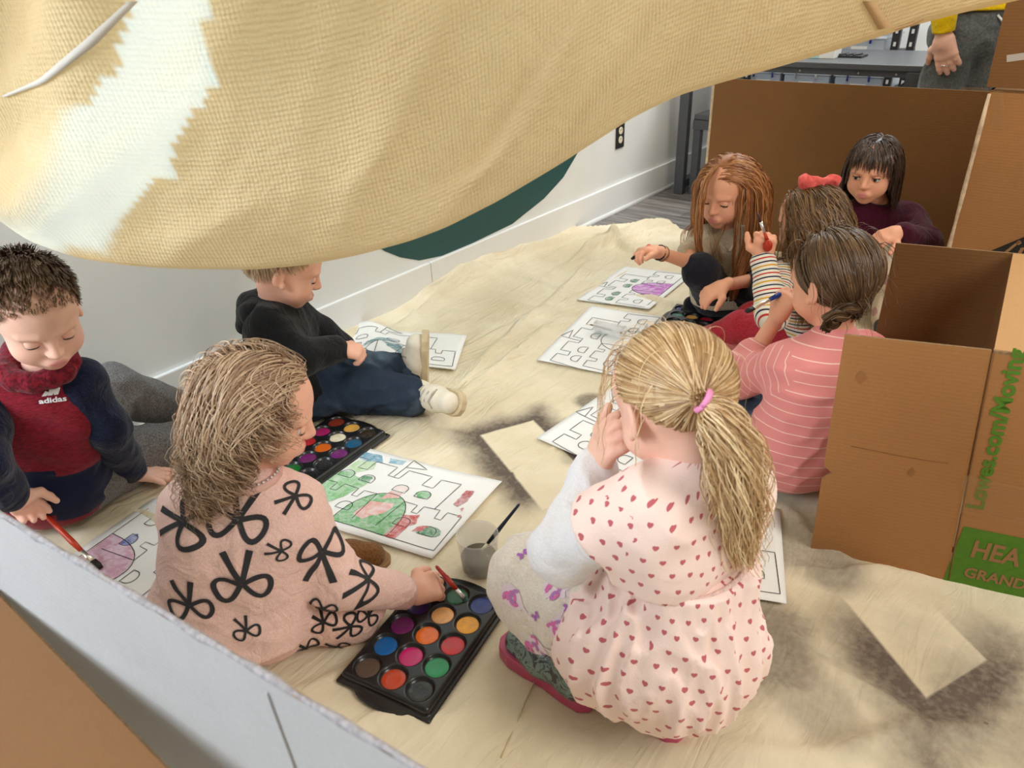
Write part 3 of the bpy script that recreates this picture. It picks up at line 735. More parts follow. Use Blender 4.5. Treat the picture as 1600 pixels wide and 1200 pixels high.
for a, b in seam:
    pa, pb = G(*a), G(*b); pp = [lerp(pa, pb, i/12) for i in range(13)]
    for q in pp: q[2] = cloth_z(q[None, :2])[0]+.0006
    MB().tube(pp, .0016, 5).mk('seam', plain('canvas_seam', rgb(196, 178, 140), .9), dc, True)

# ---- overhead canvas drape (a sagging roof sheet)
EP = [(-420, 60, .95), (-250, 165, .95), (-120, 255, .96), (0, 333, .97), (60, 374, .98), (130, 402, .98), (200, 412, .98), (300, 418, .98), (400, 419, .98), (480, 412, .98), (560, 397, .99), (640, 375, 1.0), (700, 352, 1.01), (780, 312, 1.03), (850, 270, 1.05), (920, 226, 1.07), (990, 182, 1.1), (1060, 148, 1.12), (1130, 127, 1.15), (1200, 108, 1.17), (1290, 82, 1.2), (1370, 58, 1.23), (1420, 41, 1.25), (1500, 20, 1.28), (1580, 2, 1.31), (1700, -25, 1.36)]
tt = np.linspace(0, len(EP)-1, 230); E = np.stack([np.interp(tt, range(len(EP)), [e[i] for e in EP]) for i in range(3)], -1)
for _ in range(4): E[1:-1] = (E[:-2]+2*E[1:-1]+E[2:])/4
prof = [(1.35, .62), (.9, .42), (.55, .25), (.28, .115), (.12, .038), (.045, .008), (0, 0), (-.022, .012), (-.034, .045), (-.048, .10), (-.07, .19), (-.10, .30), (-.16, .46), (-.26, .66), (-.40, .86)]
pr = np.linspace(0, len(prof)-1, 150); PR = np.stack([np.interp(pr, range(len(prof)), [p[i] for p in prof]) for i in range(2)], -1)
for _ in range(6): PR[1:-1] = (PR[:-2]+2*PR[1:-1]+PR[2:])/4
PR -= PR[np.argmin(PR[:, 1])]
EE = np.array([D(e[0], e[1], e[2]) for e in E]); V = EE[:, None, :]+HD*PR[None, :, 0, None]+UP*PR[None, :, 1, None]
px = E[:, 0][:, None]*np.ones(len(pr)); bz = PR[:, 1][None]*np.ones((len(E), 1)); frt = (np.arange(len(pr)) > np.argmin(PR[:, 1]))[None]
xr = np.interp(bz, [0, .03, .08, .15, .24, .34, .6], [-160, 10, 110, 200, 280, 345, 480])
u = (px-xr)
disp = .030*np.exp(-(u/70)**2)-.034*np.exp(-((u+150)/85)**2)+.02*np.exp(-((u+330)/120)**2)
env = np.clip(bz/.06, 0, 1)*frt
Q = np.stack([px/1000*1.1, bz, 0*px], -1).reshape(-1, 3); ca, sa = math.cos(.62), math.sin(.62)
Qr = np.stack([Q[:, 0]*ca+Q[:, 1]*sa, -Q[:, 0]*sa+Q[:, 1]*ca, Q[:, 2]], -1)
w1 = (1-np.abs(2*vnoise(Qr*np.array([1.6, 7.5, 1])+vnoise(Q*3, 2)[:, None]*.7, 4)-1)).reshape(px.shape); w2 = vnoise(Qr*np.array([9, 24, 1]), 8).reshape(px.shape)-.5
w3 = (1-np.abs(2*vnoise(Qr*np.array([5, 16, 1])+vnoise(Q*9, 4)[:, None]*1.2, 6)-1)).reshape(px.shape)
disp = (disp*1.25+.030*(w1-.5)+.005*w2+.009*(w3-.5))*env+.006*(w1-.5)*(1-env)
# broad diagonal folds
for x0, sl, wd, am in [(700, 1250, 60, .012), (880, 1150, 45, .010), (1130, 900, 55, .014), (520, 800, 45, .008), (1010, 1000, 25, .006)]:
    disp += 1.5*am*np.exp(-((px-x0-sl*bz)/wd)**2)*env
V = V-HD*disp[..., None]; V[..., 2] += .25*disp*env; VG = V
n1, n2 = px.shape; idx = np.arange(n1*n2).reshape(n1, n2)
Fd = np.stack([idx[:-1, :-1], idx[1:, :-1], idx[1:, 1:], idx[:-1, 1:]], -1).reshape(-1, 4)
uvv = np.stack([np.cumsum(np.r_[0, np.linalg.norm(np.diff(EE, axis=0), axis=1)])[:, None]*np.ones(n2), np.cumsum(np.r_[0, np.linalg.norm(np.diff(PR, axis=0), axis=1)])[None]*np.ones((n1, 1))], -1).reshape(-1, 2)
t = NT('canvas_drape', .9, .1); uv = t.coord('UV'); ob = t.coord()
c = t.mix(t.ramp(t.noise(ob, 4, 4), .3, .7), rgb(204, 180, 138), rgb(222, 202, 162)); t.col(c)
wv = t.n('ShaderNodeTexWave'); t.put(wv.inputs['Vector'], uv); wv.inputs['Scale'].default_value = 62; wv.inputs['Distortion'].default_value = 2.2; wv.inputs['Detail'].default_value = 2; wv.bands_direction = 'X'
wv2 = t.n('ShaderNodeTexWave'); t.put(wv2.inputs['Vector'], uv); wv2.inputs['Scale'].default_value = 50; wv2.inputs['Distortion'].default_value = 2.5; wv2.bands_direction = 'Y'
hh = t.M('ADD', t.M('MULTIPLY', t.M('ADD', wv.outputs['Fac'], wv2.outputs['Fac']), .10), t.noise(ob, 18, 5, .6, .9)); t.bump(hh, .6, .012)
tr = t.n('ShaderNodeBsdfTranslucent'); t.put(tr.inputs[0], rgb(240, 216, 170)); ms = t.n('ShaderNodeMixShader'); ms.inputs[0].default_value = .36
t.t.links.new(t.b.outputs[0], ms.inputs[1]); t.t.links.new(tr.outputs[0], ms.inputs[2]); t.t.links.new(ms.outputs[0], t.t.nodes['Material Output'].inputs[0])
DRAPE_M = t.m
dr = mk('canvas_drape', V.reshape(-1, 3), Fd, t.m, None, True, uvv[Fd].reshape(-1, 2)); tag(dr, 'cream canvas sheet sagging overhead as a tent roof', 'drape')
SURF[dr.name] = (V.reshape(-1, 3), Fd)
# second layer of canvas behind the first, open where the daylight shines through
GP = np.array([(300, -90), (312, 0), (318, 94), (314, 131), (290, 169), (252, 206), (258, 246), (221, 256), (218, 283), (165, 338), (100, 345), (40, 330), (-60, 260), (-60, 190), (0, 200), (90, 180), (150, 150), (195, 95), (215, 40), (228, -90)], float)
def inpoly(Q, P):
    r = np.zeros(len(Q), bool); j = len(P)-1
    for i in range(len(P)):
        c_ = ((P[i, 1] > Q[:, 1]) != (P[j, 1] > Q[:, 1])); xx = (P[j, 0]-P[i, 0])*(Q[:, 1]-P[i, 1])/np.where(P[j, 1] == P[i, 1], 1e-9, P[j, 1]-P[i, 1])+P[i, 0]; r ^= c_ & (Q[:, 0] < xx); j = i
    return r
V2_ = (VG+HD*np.interp(px, [60, 270], [.075, .012])[..., None]+UP*.004).reshape(-1, 3); q_ = PJ(V2_); jn_ = 7*np.stack([np.sin(q_[:, 1]*.045)+.5*np.sin(q_[:, 1]*.17), np.cos(q_[:, 0]*.06)+.4*np.sin(q_[:, 0]*.19)], -1); ins_ = inpoly(q_+jn_, GP)
k0 = int(np.argmin(PR[:, 1]))+2; Fl = Fd[((Fd % n2) >= k0).all(1) & ~ins_[Fd].any(1)]
mk('lining', V2_, Fl, t.m, dr, True)
# hem bands stitched along the drape
def on_drape(pp, off):
    out = []
    for x, y in pp:
        h = hit(dr, x, y); 
        if h[0] is None: h = bvh(dr).find_nearest(Vector(D(x, y, 1.2)))
        out.append(np.array(h[0])-ray(x, y)*off)
    return out
def ribbon(name, pa, pb, mat, n=16, off=.004, th=.0015):
    def dn(pts): return [np.array([np.interp(q, range(len(pts)), [p[i] for p in pts]) for i in range(2)]) for q in np.linspace(0, len(pts)-1, n)]
    A = on_drape(dn(pa), off); Bq = on_drape(dn(pb), off); o2 = [N(a-CAM)*th for a in A]
    V = A+Bq+[a+o for a, o in zip(A, o2)]+[b+o for b, o in zip(Bq, o2)]; Fq = []
    for i in range(n-1):
        Fq += [(i, i+1, n+i+1, n+i), (2*n+i, 3*n+i, 3*n+i+1, 2*n+i+1), (i, 2*n+i, 2*n+i+1, i+1), (n+i, n+i+1, 3*n+i+1, 3*n+i)]
    return mk(name, V, Fq, mat, dr, True)
ribbon('hem', [(1347, 2), (1362, 28), (1372, 46)], [(1367, 2), (1384, 28), (1396, 44)], plain('hem_tan', rgb(196, 160, 116), .9))
ribbon('edge_hem', [(1396, 44), (1420, 37), (1440, 28)], [(1398, 48), (1424, 41), (1444, 31)], plain('hem_tan', rgb(196, 160, 116), .9), 10, .006)
ribbon('seam_fold', [(216, 2), (150, 70), (70, 130), (8, 152)], [(200, 2), (128, 66), (60, 124), (2, 150)], plain('fold_grey', rgb(206, 200, 190), .9), 24, .006)

# ---- cardboard
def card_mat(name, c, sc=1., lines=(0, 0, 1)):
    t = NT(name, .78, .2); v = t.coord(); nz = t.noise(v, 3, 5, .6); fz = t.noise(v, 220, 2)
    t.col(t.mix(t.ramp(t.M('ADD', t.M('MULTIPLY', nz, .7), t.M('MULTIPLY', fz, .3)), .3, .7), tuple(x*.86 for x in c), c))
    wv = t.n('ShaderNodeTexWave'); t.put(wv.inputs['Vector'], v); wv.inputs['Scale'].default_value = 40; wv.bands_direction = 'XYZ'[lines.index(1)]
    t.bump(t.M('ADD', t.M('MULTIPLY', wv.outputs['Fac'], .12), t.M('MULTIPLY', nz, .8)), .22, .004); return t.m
CARD = card_mat('cardboard', rgb(166, 118, 72)); CARD_LIT = card_mat('cardboard_lit', rgb(196, 150, 100)); CARD_SHADE = card_mat('cardboard_shaded', rgb(126, 88, 52))  # one cardboard in plain, lit and shaded tones, the lighting put into the colour
CARDW = card_mat('cardboard_white_face', (.50, .50, .51)); EDGE = plain('cardboard_edge', rgb(150, 120, 86), .9, .1, .3, 160)
def slab(name, quad, th, mat, parent=None, edge=True, sub=1):
    """cardboard sheet from 4 corners with real thickness"""
    q = [np.asarray(p, float) for p in quad]; n = N(np.cross(q[1]-q[0], q[3]-q[0]))
    V = q+[p-n*th for p in q]
    o = mk(name, V, [(0, 1, 2, 3), (7, 6, 5, 4), (0, 4, 5, 1), (1, 5, 6, 2), (2, 6, 7, 3), (3, 7, 4, 0)], mat, parent)
    o.data.materials.append(EDGE)
    for i in range(2, 6): o.data.polygons[i].material_index = 1
    return o
TAPE = NT('clear_tape', .18, .5); TAPE.col(rgb(190, 150, 104)); TAPE.b.inputs['Alpha'].default_value = .2; TAPE.bump(TAPE.noise(TAPE.coord(), 60, 3, .6, 1.), .5, .002); TAPE = TAPE.m
def patch(name, P, n, mat, parent, off=.0008):
    P = [np.asarray(p, float)+n*off for p in P]; return mk(name, P, [tuple(range(len(P)))], mat, parent)
# back panel of the fort
YB = 2.95; pl = onY(1118, 130, YB); prr = onY(1552, 133, YB); zt = (pl[2]+prr[2])/2
bp = empty('cardboard_screen', ((pl[0]-.3)/2, YB, 0), 'large brown cardboard panel standing behind the girl in maroon', 'cardboard')
slab('sheet', [(pl[0], YB, .004), (-.2, YB, .004), (-.2, YB, zt), (pl[0], YB, zt)][::1], -.006, CARD_SHADE, bp)
nB = np.array([0, -1., 0])
for (x0, y0, x1, y1) in [(1208, 131, 1246, 160), (1338, 133, 1375, 160), (1500, 136, 1545, 168), (1125, 134, 1170, 152), (1122, 160, 1166, 186)]:
    patch('tape', [onY(x0, y1, YB), onY(x1, y1+1, YB), onY(x1, y0+1, YB), onY(x0, y0, YB)], nB, TAPE, bp, .0012)
MB().bbox((pl[0]-.012, YB-.002, .004), (pl[0]+.001, YB+.004, zt)).mk('torn_edge', plain('torn_paper', rgb(214, 190, 160), .9, .1, .3, 60), bp)
# stacked boxes at the right end of the fort
c0 = onY(1548, 140, 2.4); bx0 = c0[0]; zb = c0[2]
sb = empty('cardboard_box', (bx0+.3, 2.65, 0), 'tall brown cardboard box with black print beside the back panel', 'cardboard box')
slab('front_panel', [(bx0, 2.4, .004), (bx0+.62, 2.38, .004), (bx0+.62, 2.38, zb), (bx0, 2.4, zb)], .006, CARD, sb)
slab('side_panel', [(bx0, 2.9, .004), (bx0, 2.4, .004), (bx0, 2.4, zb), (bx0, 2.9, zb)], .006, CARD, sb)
slab('top_panel', [(bx0, 2.4, zb), (bx0+.62, 2.38, zb), (bx0+.62, 2.9, zb), (bx0, 2.9, zb)], .006, CARD_LIT, sb)
nF = N(np.array([-.03, -1, 0])); pF = np.array([bx0, 2.4, 0])
def fq(x, y): return onP(x, y, pF, nF)
patch('tape', [fq(1549, 200), fq(1572, 203), fq(1568, 142), fq(1550, 141)], nF, TAPE, sb, .0015)
patch('black_print', [fq(1545, 393), fq(1590, 402), fq(1625, 400), fq(1625, 358), fq(1600, 370)], nF, plain('print_black', (.02, .018, .016), .6), sb, .0012)
pc = plain('print_gap', rgb(150, 112, 74), .8)
for qd in [[(1566, 396), (1571, 397), (1596, 377), (1592, 375)], [(1586, 380), (1592, 383), (1597, 379), (1591, 376)], [(1590, 396), (1596, 396), (1602, 386), (1595, 387)]]:
    patch('print_stroke', [fq(*q) for q in qd], nF, pc, sb, .0018)
mb = MB(); mb.tube([np.array([bx0, 2.398, z]) for z in np.linspace(.02, zb-.01, 9)], [.004, .006, .005, .007, .004, .006, .005, .006, .004], 6); mb.mk('worn_corner', plain('torn_paper', rgb(214, 190, 160), .9), sb, True)
ub = empty('cardboard_box', (bx0+.3, 2.65, zb), 'brown cardboard box stacked on top of the tall printed box', 'cardboard box')
u0 = onY(1541, 137, 2.4); zu = zb+.42
slab('front_panel', [(u0[0], 2.4, zb+.006), (u0[0]+.6, 2.37, zb+.006), (u0[0]+.6, 2.37, zu), (u0[0]-.01, 2.4, zu)], .006, CARD_SHADE, ub)
slab('side_panel', [(u0[0], 2.85, zb+.006), (u0[0], 2.4, zb+.006), (u0[0]-.01, 2.4, zu), (u0[0]-.01, 2.85, zu)], .006, CARD_SHADE, ub)
slab('back_panel', [(u0[0]+.6, 2.85, zb+.006), (u0[0], 2.85, zb+.006), (u0[0]-.01, 2.85, zu), (u0[0]+.6, 2.85, zu)], .006, CARD_SHADE, ub)
patch('tape', [fq(1573, 97), fq(1602, 93), fq(1602, 82), fq(1573, 86)], nF, plain('tape_white', (.7, .65, .6), .25, .5, alpha=.6), ub, .002)
# open moving box in front
HB = .486; P0 = G(1266, 862); Pc = G(1480, 911); Pe = P0+(Pc-P0)*2.6; ex = N(Pc-P0); exn = np.array([ex[1], -ex[0], 0])
Q0 = G(1400, 380, HB); Q1 = G(1583, 396, HB)
Q0[2] = Q1[2] = 0; Zh = UP*HB
mvb = empty('moving_box', (P0+Q1)/2, 'open brown cardboard moving box with green print lying on its side', 'cardboard box')
def pl_(x, y): return onP(x, y, Pc, exn)
Pt = pl_(1553, 548)
near = slab('side_panel', [Pc+UP*.005, Pc+ex*.5+UP*.005, Pt+ex*.5, Pt], .006, CARD, mvb)
# flap with a torn nick on its free edge
def pl_(x, y): return onP(x, y, Pc, exn)
pts = [P0+UP*.004, Pc+UP*.004, Pc+Zh, P0+(P0*0)+Zh]
nk1 = pl_(1287, 728); nk2 = pl_(1300, 739); nk3 = pl_(1284, 748); tl = pl_(1320, 523)
outl = [P0+UP*.004, Pc-ex*.003+UP*.004, Pt-ex*.003, tl, lerp(tl, nk1, .5), nk1, nk2, nk3]
V = outl+[p-exn*.005 for p in outl]; n = len(outl)
fl1 = mk('flap', V, [tuple(range(n)), tuple(range(2*n-1, n-1, -1))]+[(i, n+i, n+(i+1) % n, (i+1) % n) for i in range(n)], CARD, mvb); fl1.data.materials.append(EDGE)
for i in range(2, 2+n): fl1.data.polygons[i].material_index = 1
slab('flap', [Q0+UP*.004, Q1+UP*.004, Q1+Zh, Q0+Zh], .005, CARD_SHADE, mvb)
slab('side_panel', [Q1+UP*.004, Q1+ex*.5+UP*.004, Q1+ex*.5+Zh, Q1+Zh], .005, CARD_SHADE, mvb)
slab('top_panel', [Pt, Pt+ex*.5, Q1+ex*.5+Zh, Q1+Zh], .005, CARD_LIT, mvb)
slab('bottom_panel', [Pc+UP*.006, Pc+ex*.5+UP*.006, Q1+ex*.5+UP*.006, Q1+UP*.006], .004, CARD_SHADE, mvb)
slab('inner_flap', [Q1+UP*.01-ex*.0, Q1+ex*.02+(P0-Q0)*.45+UP*.01, Q1+ex*.03+(P0-Q0)*.45+Zh*.97, Q1+Zh*.97], .004, CARD_SHADE, mvb)
GREEN = plain('print_green', rgb(84, 128, 40), .7, .2, .12, 90)
def text_mesh(s, size, bold=.0):
    cu = bpy.data.curves.new('txt', 'FONT'); cu.body = s; cu.size = size; cu.offset = bold; cu.resolution_u = 3
    o = bpy.data.objects.new('txt', cu); COL.objects.link(o); bpy.context.view_layer.update()
    me = o.evaluated_get(bpy.context.evaluated_depsgraph_get()).to_mesh()
    V = [np.array(v.co[:2]) for v in me.vertices]; Fq = [tuple(p.vertices) for p in me.polygons]
    bpy.data.objects.remove(o); return V, Fq
def plane_text(s, name, o, ux, uy, size, mat, parent, n, bold=0., width=None, off=.001):
    V, Fq = text_mesh(s, size, bold); x1 = max(v[0] for v in V); k = (width/x1) if width else 1.
    return mk(name, [o+ux*v[0]*k+uy*v[1]+n*off for v in V], Fq, mat, parent)
o = pl_(1535, 797); e = pl_(1603, 545); tu = N(e-o); tv_ = N(np.cross(exn, tu)); tv_ = tv_ if tv_@ex < 0 else -tv_
plane_text('Lowes.com/Moving', 'lettering', o, tu, tv_, .036, GREEN, near, exn, .0012, np.linalg.norm(e-o)*1.0)
g0 = pl_(1506, 822); g1 = pl_(1480, 911); a = (g0-Pc)@ex
gb = [Pc+ex*a+UP*g0[2], Pc+ex*(a-.004)+UP*.006, Pc+ex*.4+UP*.006, Pc+ex*.4+UP*g0[2]]
patch('green_block', gb, exn, GREEN, near, .0008)
h0 = pl_(1514, 868); h1 = pl_(1516, 842)
plane_text('HEA', 'lettering', h0, ex, UP, np.linalg.norm(h1-h0)*1.42, pc, near, exn, .0015, np.linalg.norm(pl_(1592, 884)-h0), .0016)
h0 = pl_(1504, 899); h1 = pl_(1505, 884)
plane_text('GRAND', 'lettering', h0, ex, UP, np.linalg.norm(h1-h0)*1.42, pc, near, exn, .001, np.linalg.norm(pl_(1600, 922)-h0), .0016)
patch('print_bar', [pl_(1512, 926), pl_(1590, 946), pl_(1592, 938), pl_(1512, 917)], exn, pc, near, .0016)
for qd in [[(1505, 740), (1640, 770), (1640, 830), (1500, 800)]]: patch('tape', [pl_(*q) for q in qd][::-1], exn, TAPE, near, .0024)
mb = MB(); mb.tube([lerp(Pc+UP*.01, Pt-UP*.004, i/10)+exn*.0003 for i in range(11)], .0016, 5); mb.mk('fold_crease', CARD_SHADE, fl1, True)
mb = MB(); mb.tube([pl_(x, y) for x, y in [(1330, 697), (1360, 703), (1400, 711), (1440, 718), (1482, 724)]], .0008, 5); mb.mk('dent', CARD_SHADE, fl1, True)
for x, y, r in [(1345, 590, .008), (1424, 738, .006)]:
    c = pl_(x, y); patch('smudge', [c+(ex*math.cos(a)*r*(.7+.5*rnd.random())+UP*math.sin(a)*r*1.5*(.7+.5*rnd.random())) for a in np.linspace(0, 6.28, 11)[:-1]], exn, plain('smudge_brown', rgb(146, 100, 58), .9), fl1, .0009)
# near cardboard wall in the lower left corner
zf = .62; a = G(-260, 650, zf); b = G(0, 808, zf); c = G(640, 1200, zf); e = G(900, 1360, zf)
fg = empty('cardboard_sheet', (*((b+c)/2)[:2], 0), 'white faced cardboard wall with a frayed edge in the near left corner', 'cardboard')
dd = N(c-b); nn = N(np.array([dd[1], -dd[0], 0])); nn = nn if nn@(-HD) > 0 else -nn
tilt = nn*.0
A = b-dd*.5; Bq = c+dd*.25
V = [A+tilt, Bq+tilt, Bq, A]; V[0] = V[0]*np.array([1, 1, 0])+UP*.01; V[1] = V[1]*np.array([1, 1, 0])+UP*.01
slab('sheet', [V[0], V[1], V[2], V[3]] if np.cross(V[1]-V[0], V[3]-V[0])@nn > 0 else [V[1], V[0], V[3], V[2]], .005, CARDW, fg)
mb = MB(); k = 60
mb.tube([lerp(A, Bq, i/k)-nn*.0025+UP*(.0012*math.sin(i*2.3)+.0008*math.sin(i*5.1)) for i in range(k+1)], [.0032+.0008*math.sin(i*1.7) for i in range(k+1)], 6)
mb.mk('frayed_edge', plain('frayed_grey', (.42, .40, .42), .95, .1, .35, 200), fg, True)
mb = MB(); c1 = onP(418, 1082, b, nn); c2 = onP(462, 1200, b, nn); mb.tube([lerp(c1, c2, i/8)+nn*.0005 for i in range(9)], .0014, 5); mb.mk('fold_line', CARDW, fg, True)
fb = empty('cardboard_flap', (*G(60, 1100, .4)[:2], 0), 'blurred brown cardboard flap in the bottom left corner of the view', 'cardboard')
zf2 = .48; p = [G(-260, 665, zf2), G(330, 1273, zf2)]; d2 = N(p[1]-p[0]); n2 = N(np.array([d2[1], -d2[0], 0])); n2 = n2 if n2@(-HD) > 0 else -n2
w_ = np.array([-.20, -.42, -.30]); q0, q1 = p[0]+w_, p[1]+w_
slab('sheet', [q0, q1, p[1], p[0]] if np.cross(q1-q0, p[0]-q0)@n2 > 0 else [q1, q0, p[0], p[1]], .005, CARD_SHADE, fb)

# ---- table, bench and shelf at the back of the room
steel = plain('steel_grey', (.055, .058, .065), .45, .5, .1, 30); topm = plain('table_top_dark', (.075, .078, .085), .4, .4, .1, 20)
yt = 3.57; tb = empty('work_table', (-1.2, 3.85, 0), 'long dark grey metal table standing behind the cardboard panel', 'table')
MB().bbox((-1.78, yt-.02, .635), (-.70, 4.15, .66)).mk('table_top', topm, tb, False, None, .004)
MB().bbox((-1.76, yt-.005, .610), (-.72, yt+.02, .634)).mk('apron', steel, tb)
for x in (-1.745, -.735):
    for y in (yt, 4.12): MB().bbox((x-.025, y-.02, .0), (x+.025, y+.02, .634)).mk('leg', steel, tb, False, None, .003)
    MB().bbox((x-.02, yt+.02, .03), (x+.02, 4.10, .07)).mk('foot_rail', steel, tb)
MB().tube([(-.76, yt+.01, .58), (-1.0, yt+.02, .3)], .005, 6).mk('brace', steel, tb); MB().tube([(-.80, 4.1, .6), (-1.1, 4.1, .3)], .005, 6).mk('brace', steel, tb)
for x in (-1.2, -.95, -.80): MB().lathe((x, yt-.006, .622), (0, -1, 0), [(0, .006), (.003, .004)], 10).mk('bolt', plain('bolt_steel', (.4, .4, .4), .3, metal=.8), tb)
be = empty('metal_bench', (-1.4, 3.8, 0), 'low dark grey metal bench beside the table leg', 'bench')
MB().bbox((-1.70, 3.58, .375), (-1.0, 3.95, .40)).mk('seat', topm, be, False, None, .003)
MB().bbox((-1.70, 3.575, .33), (-1.0, 3.60, .374)).mk('apron', steel, be)
for x in (-1.68, -1.02):
    for y in (3.60, 3.93): MB().bbox((x-.018, y-.018, 0), (x+.018, y+.018, .374)).mk('leg', steel, be)
    MB().bbox((x-.016, 3.62, .03), (x+.016, 3.92, .06)).mk('foot_rail', steel, be)
for s_ in (0, 1): MB().tube([(-1.66, 3.62, .34), (-1.40, 3.9, .06+.02*s_)] if s_ == 0 else [(-1.66, 3.9, .1), (-1.3, 3.62, .32)], .004, 6).mk('brace', steel, be)
rk = empty('shelf_rack', (-1.4, 4.7, 0), 'black slotted shelving rack holding plastic bins behind the table', 'shelf')
blk = plain('rack_black', (.02, .02, .022), .5)
for x in (-1.84+.04, -1.035, -.96):
    p = MB().bbox((x-.018, 4.44, 0), (x+.018, 4.47, 1.5)).mk('post', blk, rk); mb = MB()
    for i in range(14): mb.box((x, 4.4385, .3+.06*i), (.006, .001, .01))
    mb.mk('slots', plain('slot_light', (.6, .6, .6), .6), p, False, 'stuff')
for z in (.40, .585, .80, 1.05): MB().bbox((-1.82, 4.45, z), (-1.02, 4.85, z+.02)).mk('shelf_board', blk, rk)
clear = NT('bin_plastic', .15, .5); clear.col((.62, .70, .82)); clear.b.inputs['Alpha'].default_value = .62; clear = clear.m
lidm = plain('bin_lid', (.66, .72, .80), .3, .4, alpha=.85); junk = [plain('bin_stuff_%d' % i, c, .8, .2, .6, 25) for i, c in enumerate([(.22, .12, .1), (.2, .2, .24), (.3, .26, .2)])]
bins = [((-1.588, .42), .25, 'bin with white handle beneath the table on the left', (.8, .8, .8), 1), ((-1.308, .42), .25, 'bin with pale label under the table edge', (.05, .08, .35), 1), ((-1.335, .605), .25, 'bin with dark blue handle standing on the shelf above the table', (.02, .04, .40), 0), ((-1.80, .42), .19, 'bin with a red label at the far left of the shelf', (.05, .08, .35), 2)]
for (x, z), w, lb, hcx, ji in bins:
    r = empty('storage_bin', (x+w/2, 4.55, z), 'clear plastic storage '+lb, 'storage bin', 'plastic bins on the rack')
    hh = .075
    MB().bbox((x, 4.46, z), (x+w, 4.80, z+hh)).mk('tub', clear, r, False, None, .008)
    MB().bbox((x+.012, 4.475, z+.004), (x+w-.012, 4.78, z+hh*.6)).mk('contents', junk[ji], r)
    MB().bbox((x-.006, 4.452, z+hh), (x+w+.006, 4.81, z+hh+.012)).mk('lid', lidm, r, False, None, .003)
    cx = x+w/2; MB().tube([(cx-.055, 4.445, z+hh-.02), (cx-.055, 4.44, z+hh+.018), (cx-.03, 4.44, z+hh+.026), (cx+.03, 4.44, z+hh+.026), (cx+.055, 4.44, z+hh+.018), (cx+.055, 4.445, z+hh-.02)], .006, 7).mk('handle', plain('bin_handle_%d' % int(hcx[2]*100), hcx, .4), r, True)
    MB().bbox((cx-.04, 4.456, z+.008), (cx+.04, 4.459, z+.04)).mk('label', plain('label_white', (.75, .74, .72), .7), r)
p = onY(1288, 92, 3.75)
tbx = empty('tissue_box', (p[0], 3.75, .66), 'small white and pale teal box on the table top', 'box')
MB().bbox((p[0]-.055, 3.70, .661), (p[0]+.055, 3.80, .70)).mk('carton', plain('carton_white', (.8, .8, .78), .6), tbx); MB().bbox((p[0]-.056, 3.699, .661), (p[0]-.01, 3.80, .698)).mk('teal_end', plain('carton_teal', (.45, .72, .74), .6), tbx)
MB().lathe((p[0], 3.75, .70), (0, 0, 1), [(0, .03), (.001, .028)], 16, .5).mk('opening', plain('slot_dark', (.02, .02, .02)), tbx)
p = onY(1325, 87, 3.8); tr_ = empty('tool_tray', (p[0], 3.8, .66), 'flat black tray of tools on the table top', 'tray')
MB().bbox((p[0]-.07, 3.76, .661), (p[0]+.07, 3.86, .668)).mk('tray', blk, tr_)
for i in range(4): MB().tube([(p[0]-.06+.03*i, 3.77, .672), (p[0]-.04+.03*i, 3.84, .672)], .004, 6).mk('tool', steel, tr_)
# ------------------------------------------------------------------ papers, palettes, cups
_e1 = np.array([845, 210.]); _e2 = np.array([-420, 458.]); _Mi = np.linalg.inv(np.array([_e1, _e2]).T)
def C5(*pts): return [_Mi@(np.array(p, float)-np.array([470, 250.])) for p in pts]
def dwin(cx, cy, w=.088, h=.085):                                # D-shaped castle window, in paper units
    c = _Mi@(np.array([cx, cy], float)-np.array([470, 250.])); P = [(c[0]-w/2, c[1]+h/2), (c[0]-w/2, c[1])]
    P += [(c[0]-w/2*math.cos(a), c[1]-h*.62*math.sin(a)) for a in np.linspace(0, math.pi, 9)]
    return [np.array(p) for p in P+[(c[0]+w/2, c[1]+h/2), (c[0]-w/2, c[1]+h/2)]]
WINS = [(415, 450), (537, 476), (733, 529), (860, 563), (743, 733), (880, 778), (205, 572), (90, 560)]
def mirror(P): return [np.array([1.0-p[0], p[1]]) for p in P]
rtow = C5((600, 762), (755, 610), (825, 630), (790, 672), (822, 680), (862, 637), (950, 655), (915, 702), (948, 712), (990, 668), (1063, 690), (905, 878))
CASTLE = [C5((258, 470), (435, 320), (535, 345), (475, 405), (530, 415), (585, 357), (710, 387), (655, 445), (718, 462), (780, 405), (915, 440), (852, 498), (915, 517), (968, 460), (1080, 488), (920, 648)),
          C5((690, 450), (810, 337), (888, 395), (765, 385)), rtow, mirror(rtow), [np.array([.08, rtow[-1][1]]), np.array([rtow[-1][0], rtow[-1][1]])],
          [np.array([.5+.185*math.cos(a)*-1, rtow[-1][1]-.46*math.sin(a)**.8]) for a in np.linspace(0.0, math.pi, 19)]]
CASTLE += [dwin(*w) for w in WINS[:6]]+[mirror(dwin(*WINS[4])), mirror(dwin(*WINS[5]))]
paper_m = plain('paper_white', (.86, .85, .82), .75, .2, .03, 12); ink = plain('ink_black', (.02, .02, .025), .6)
_wc = {}
def wash(c, name):
    if name in _wc: return _wc[name]
    t = NT('wash_'+name, .6, .3); v = t.coord(); nz = t.noise(v, 55, 4, .6, .8)
    t.col(t.mix(t.ramp(nz, .25, .75), c, tuple(.55*.86+.45*x for x in c))); _wc[name] = t.m; return t.m
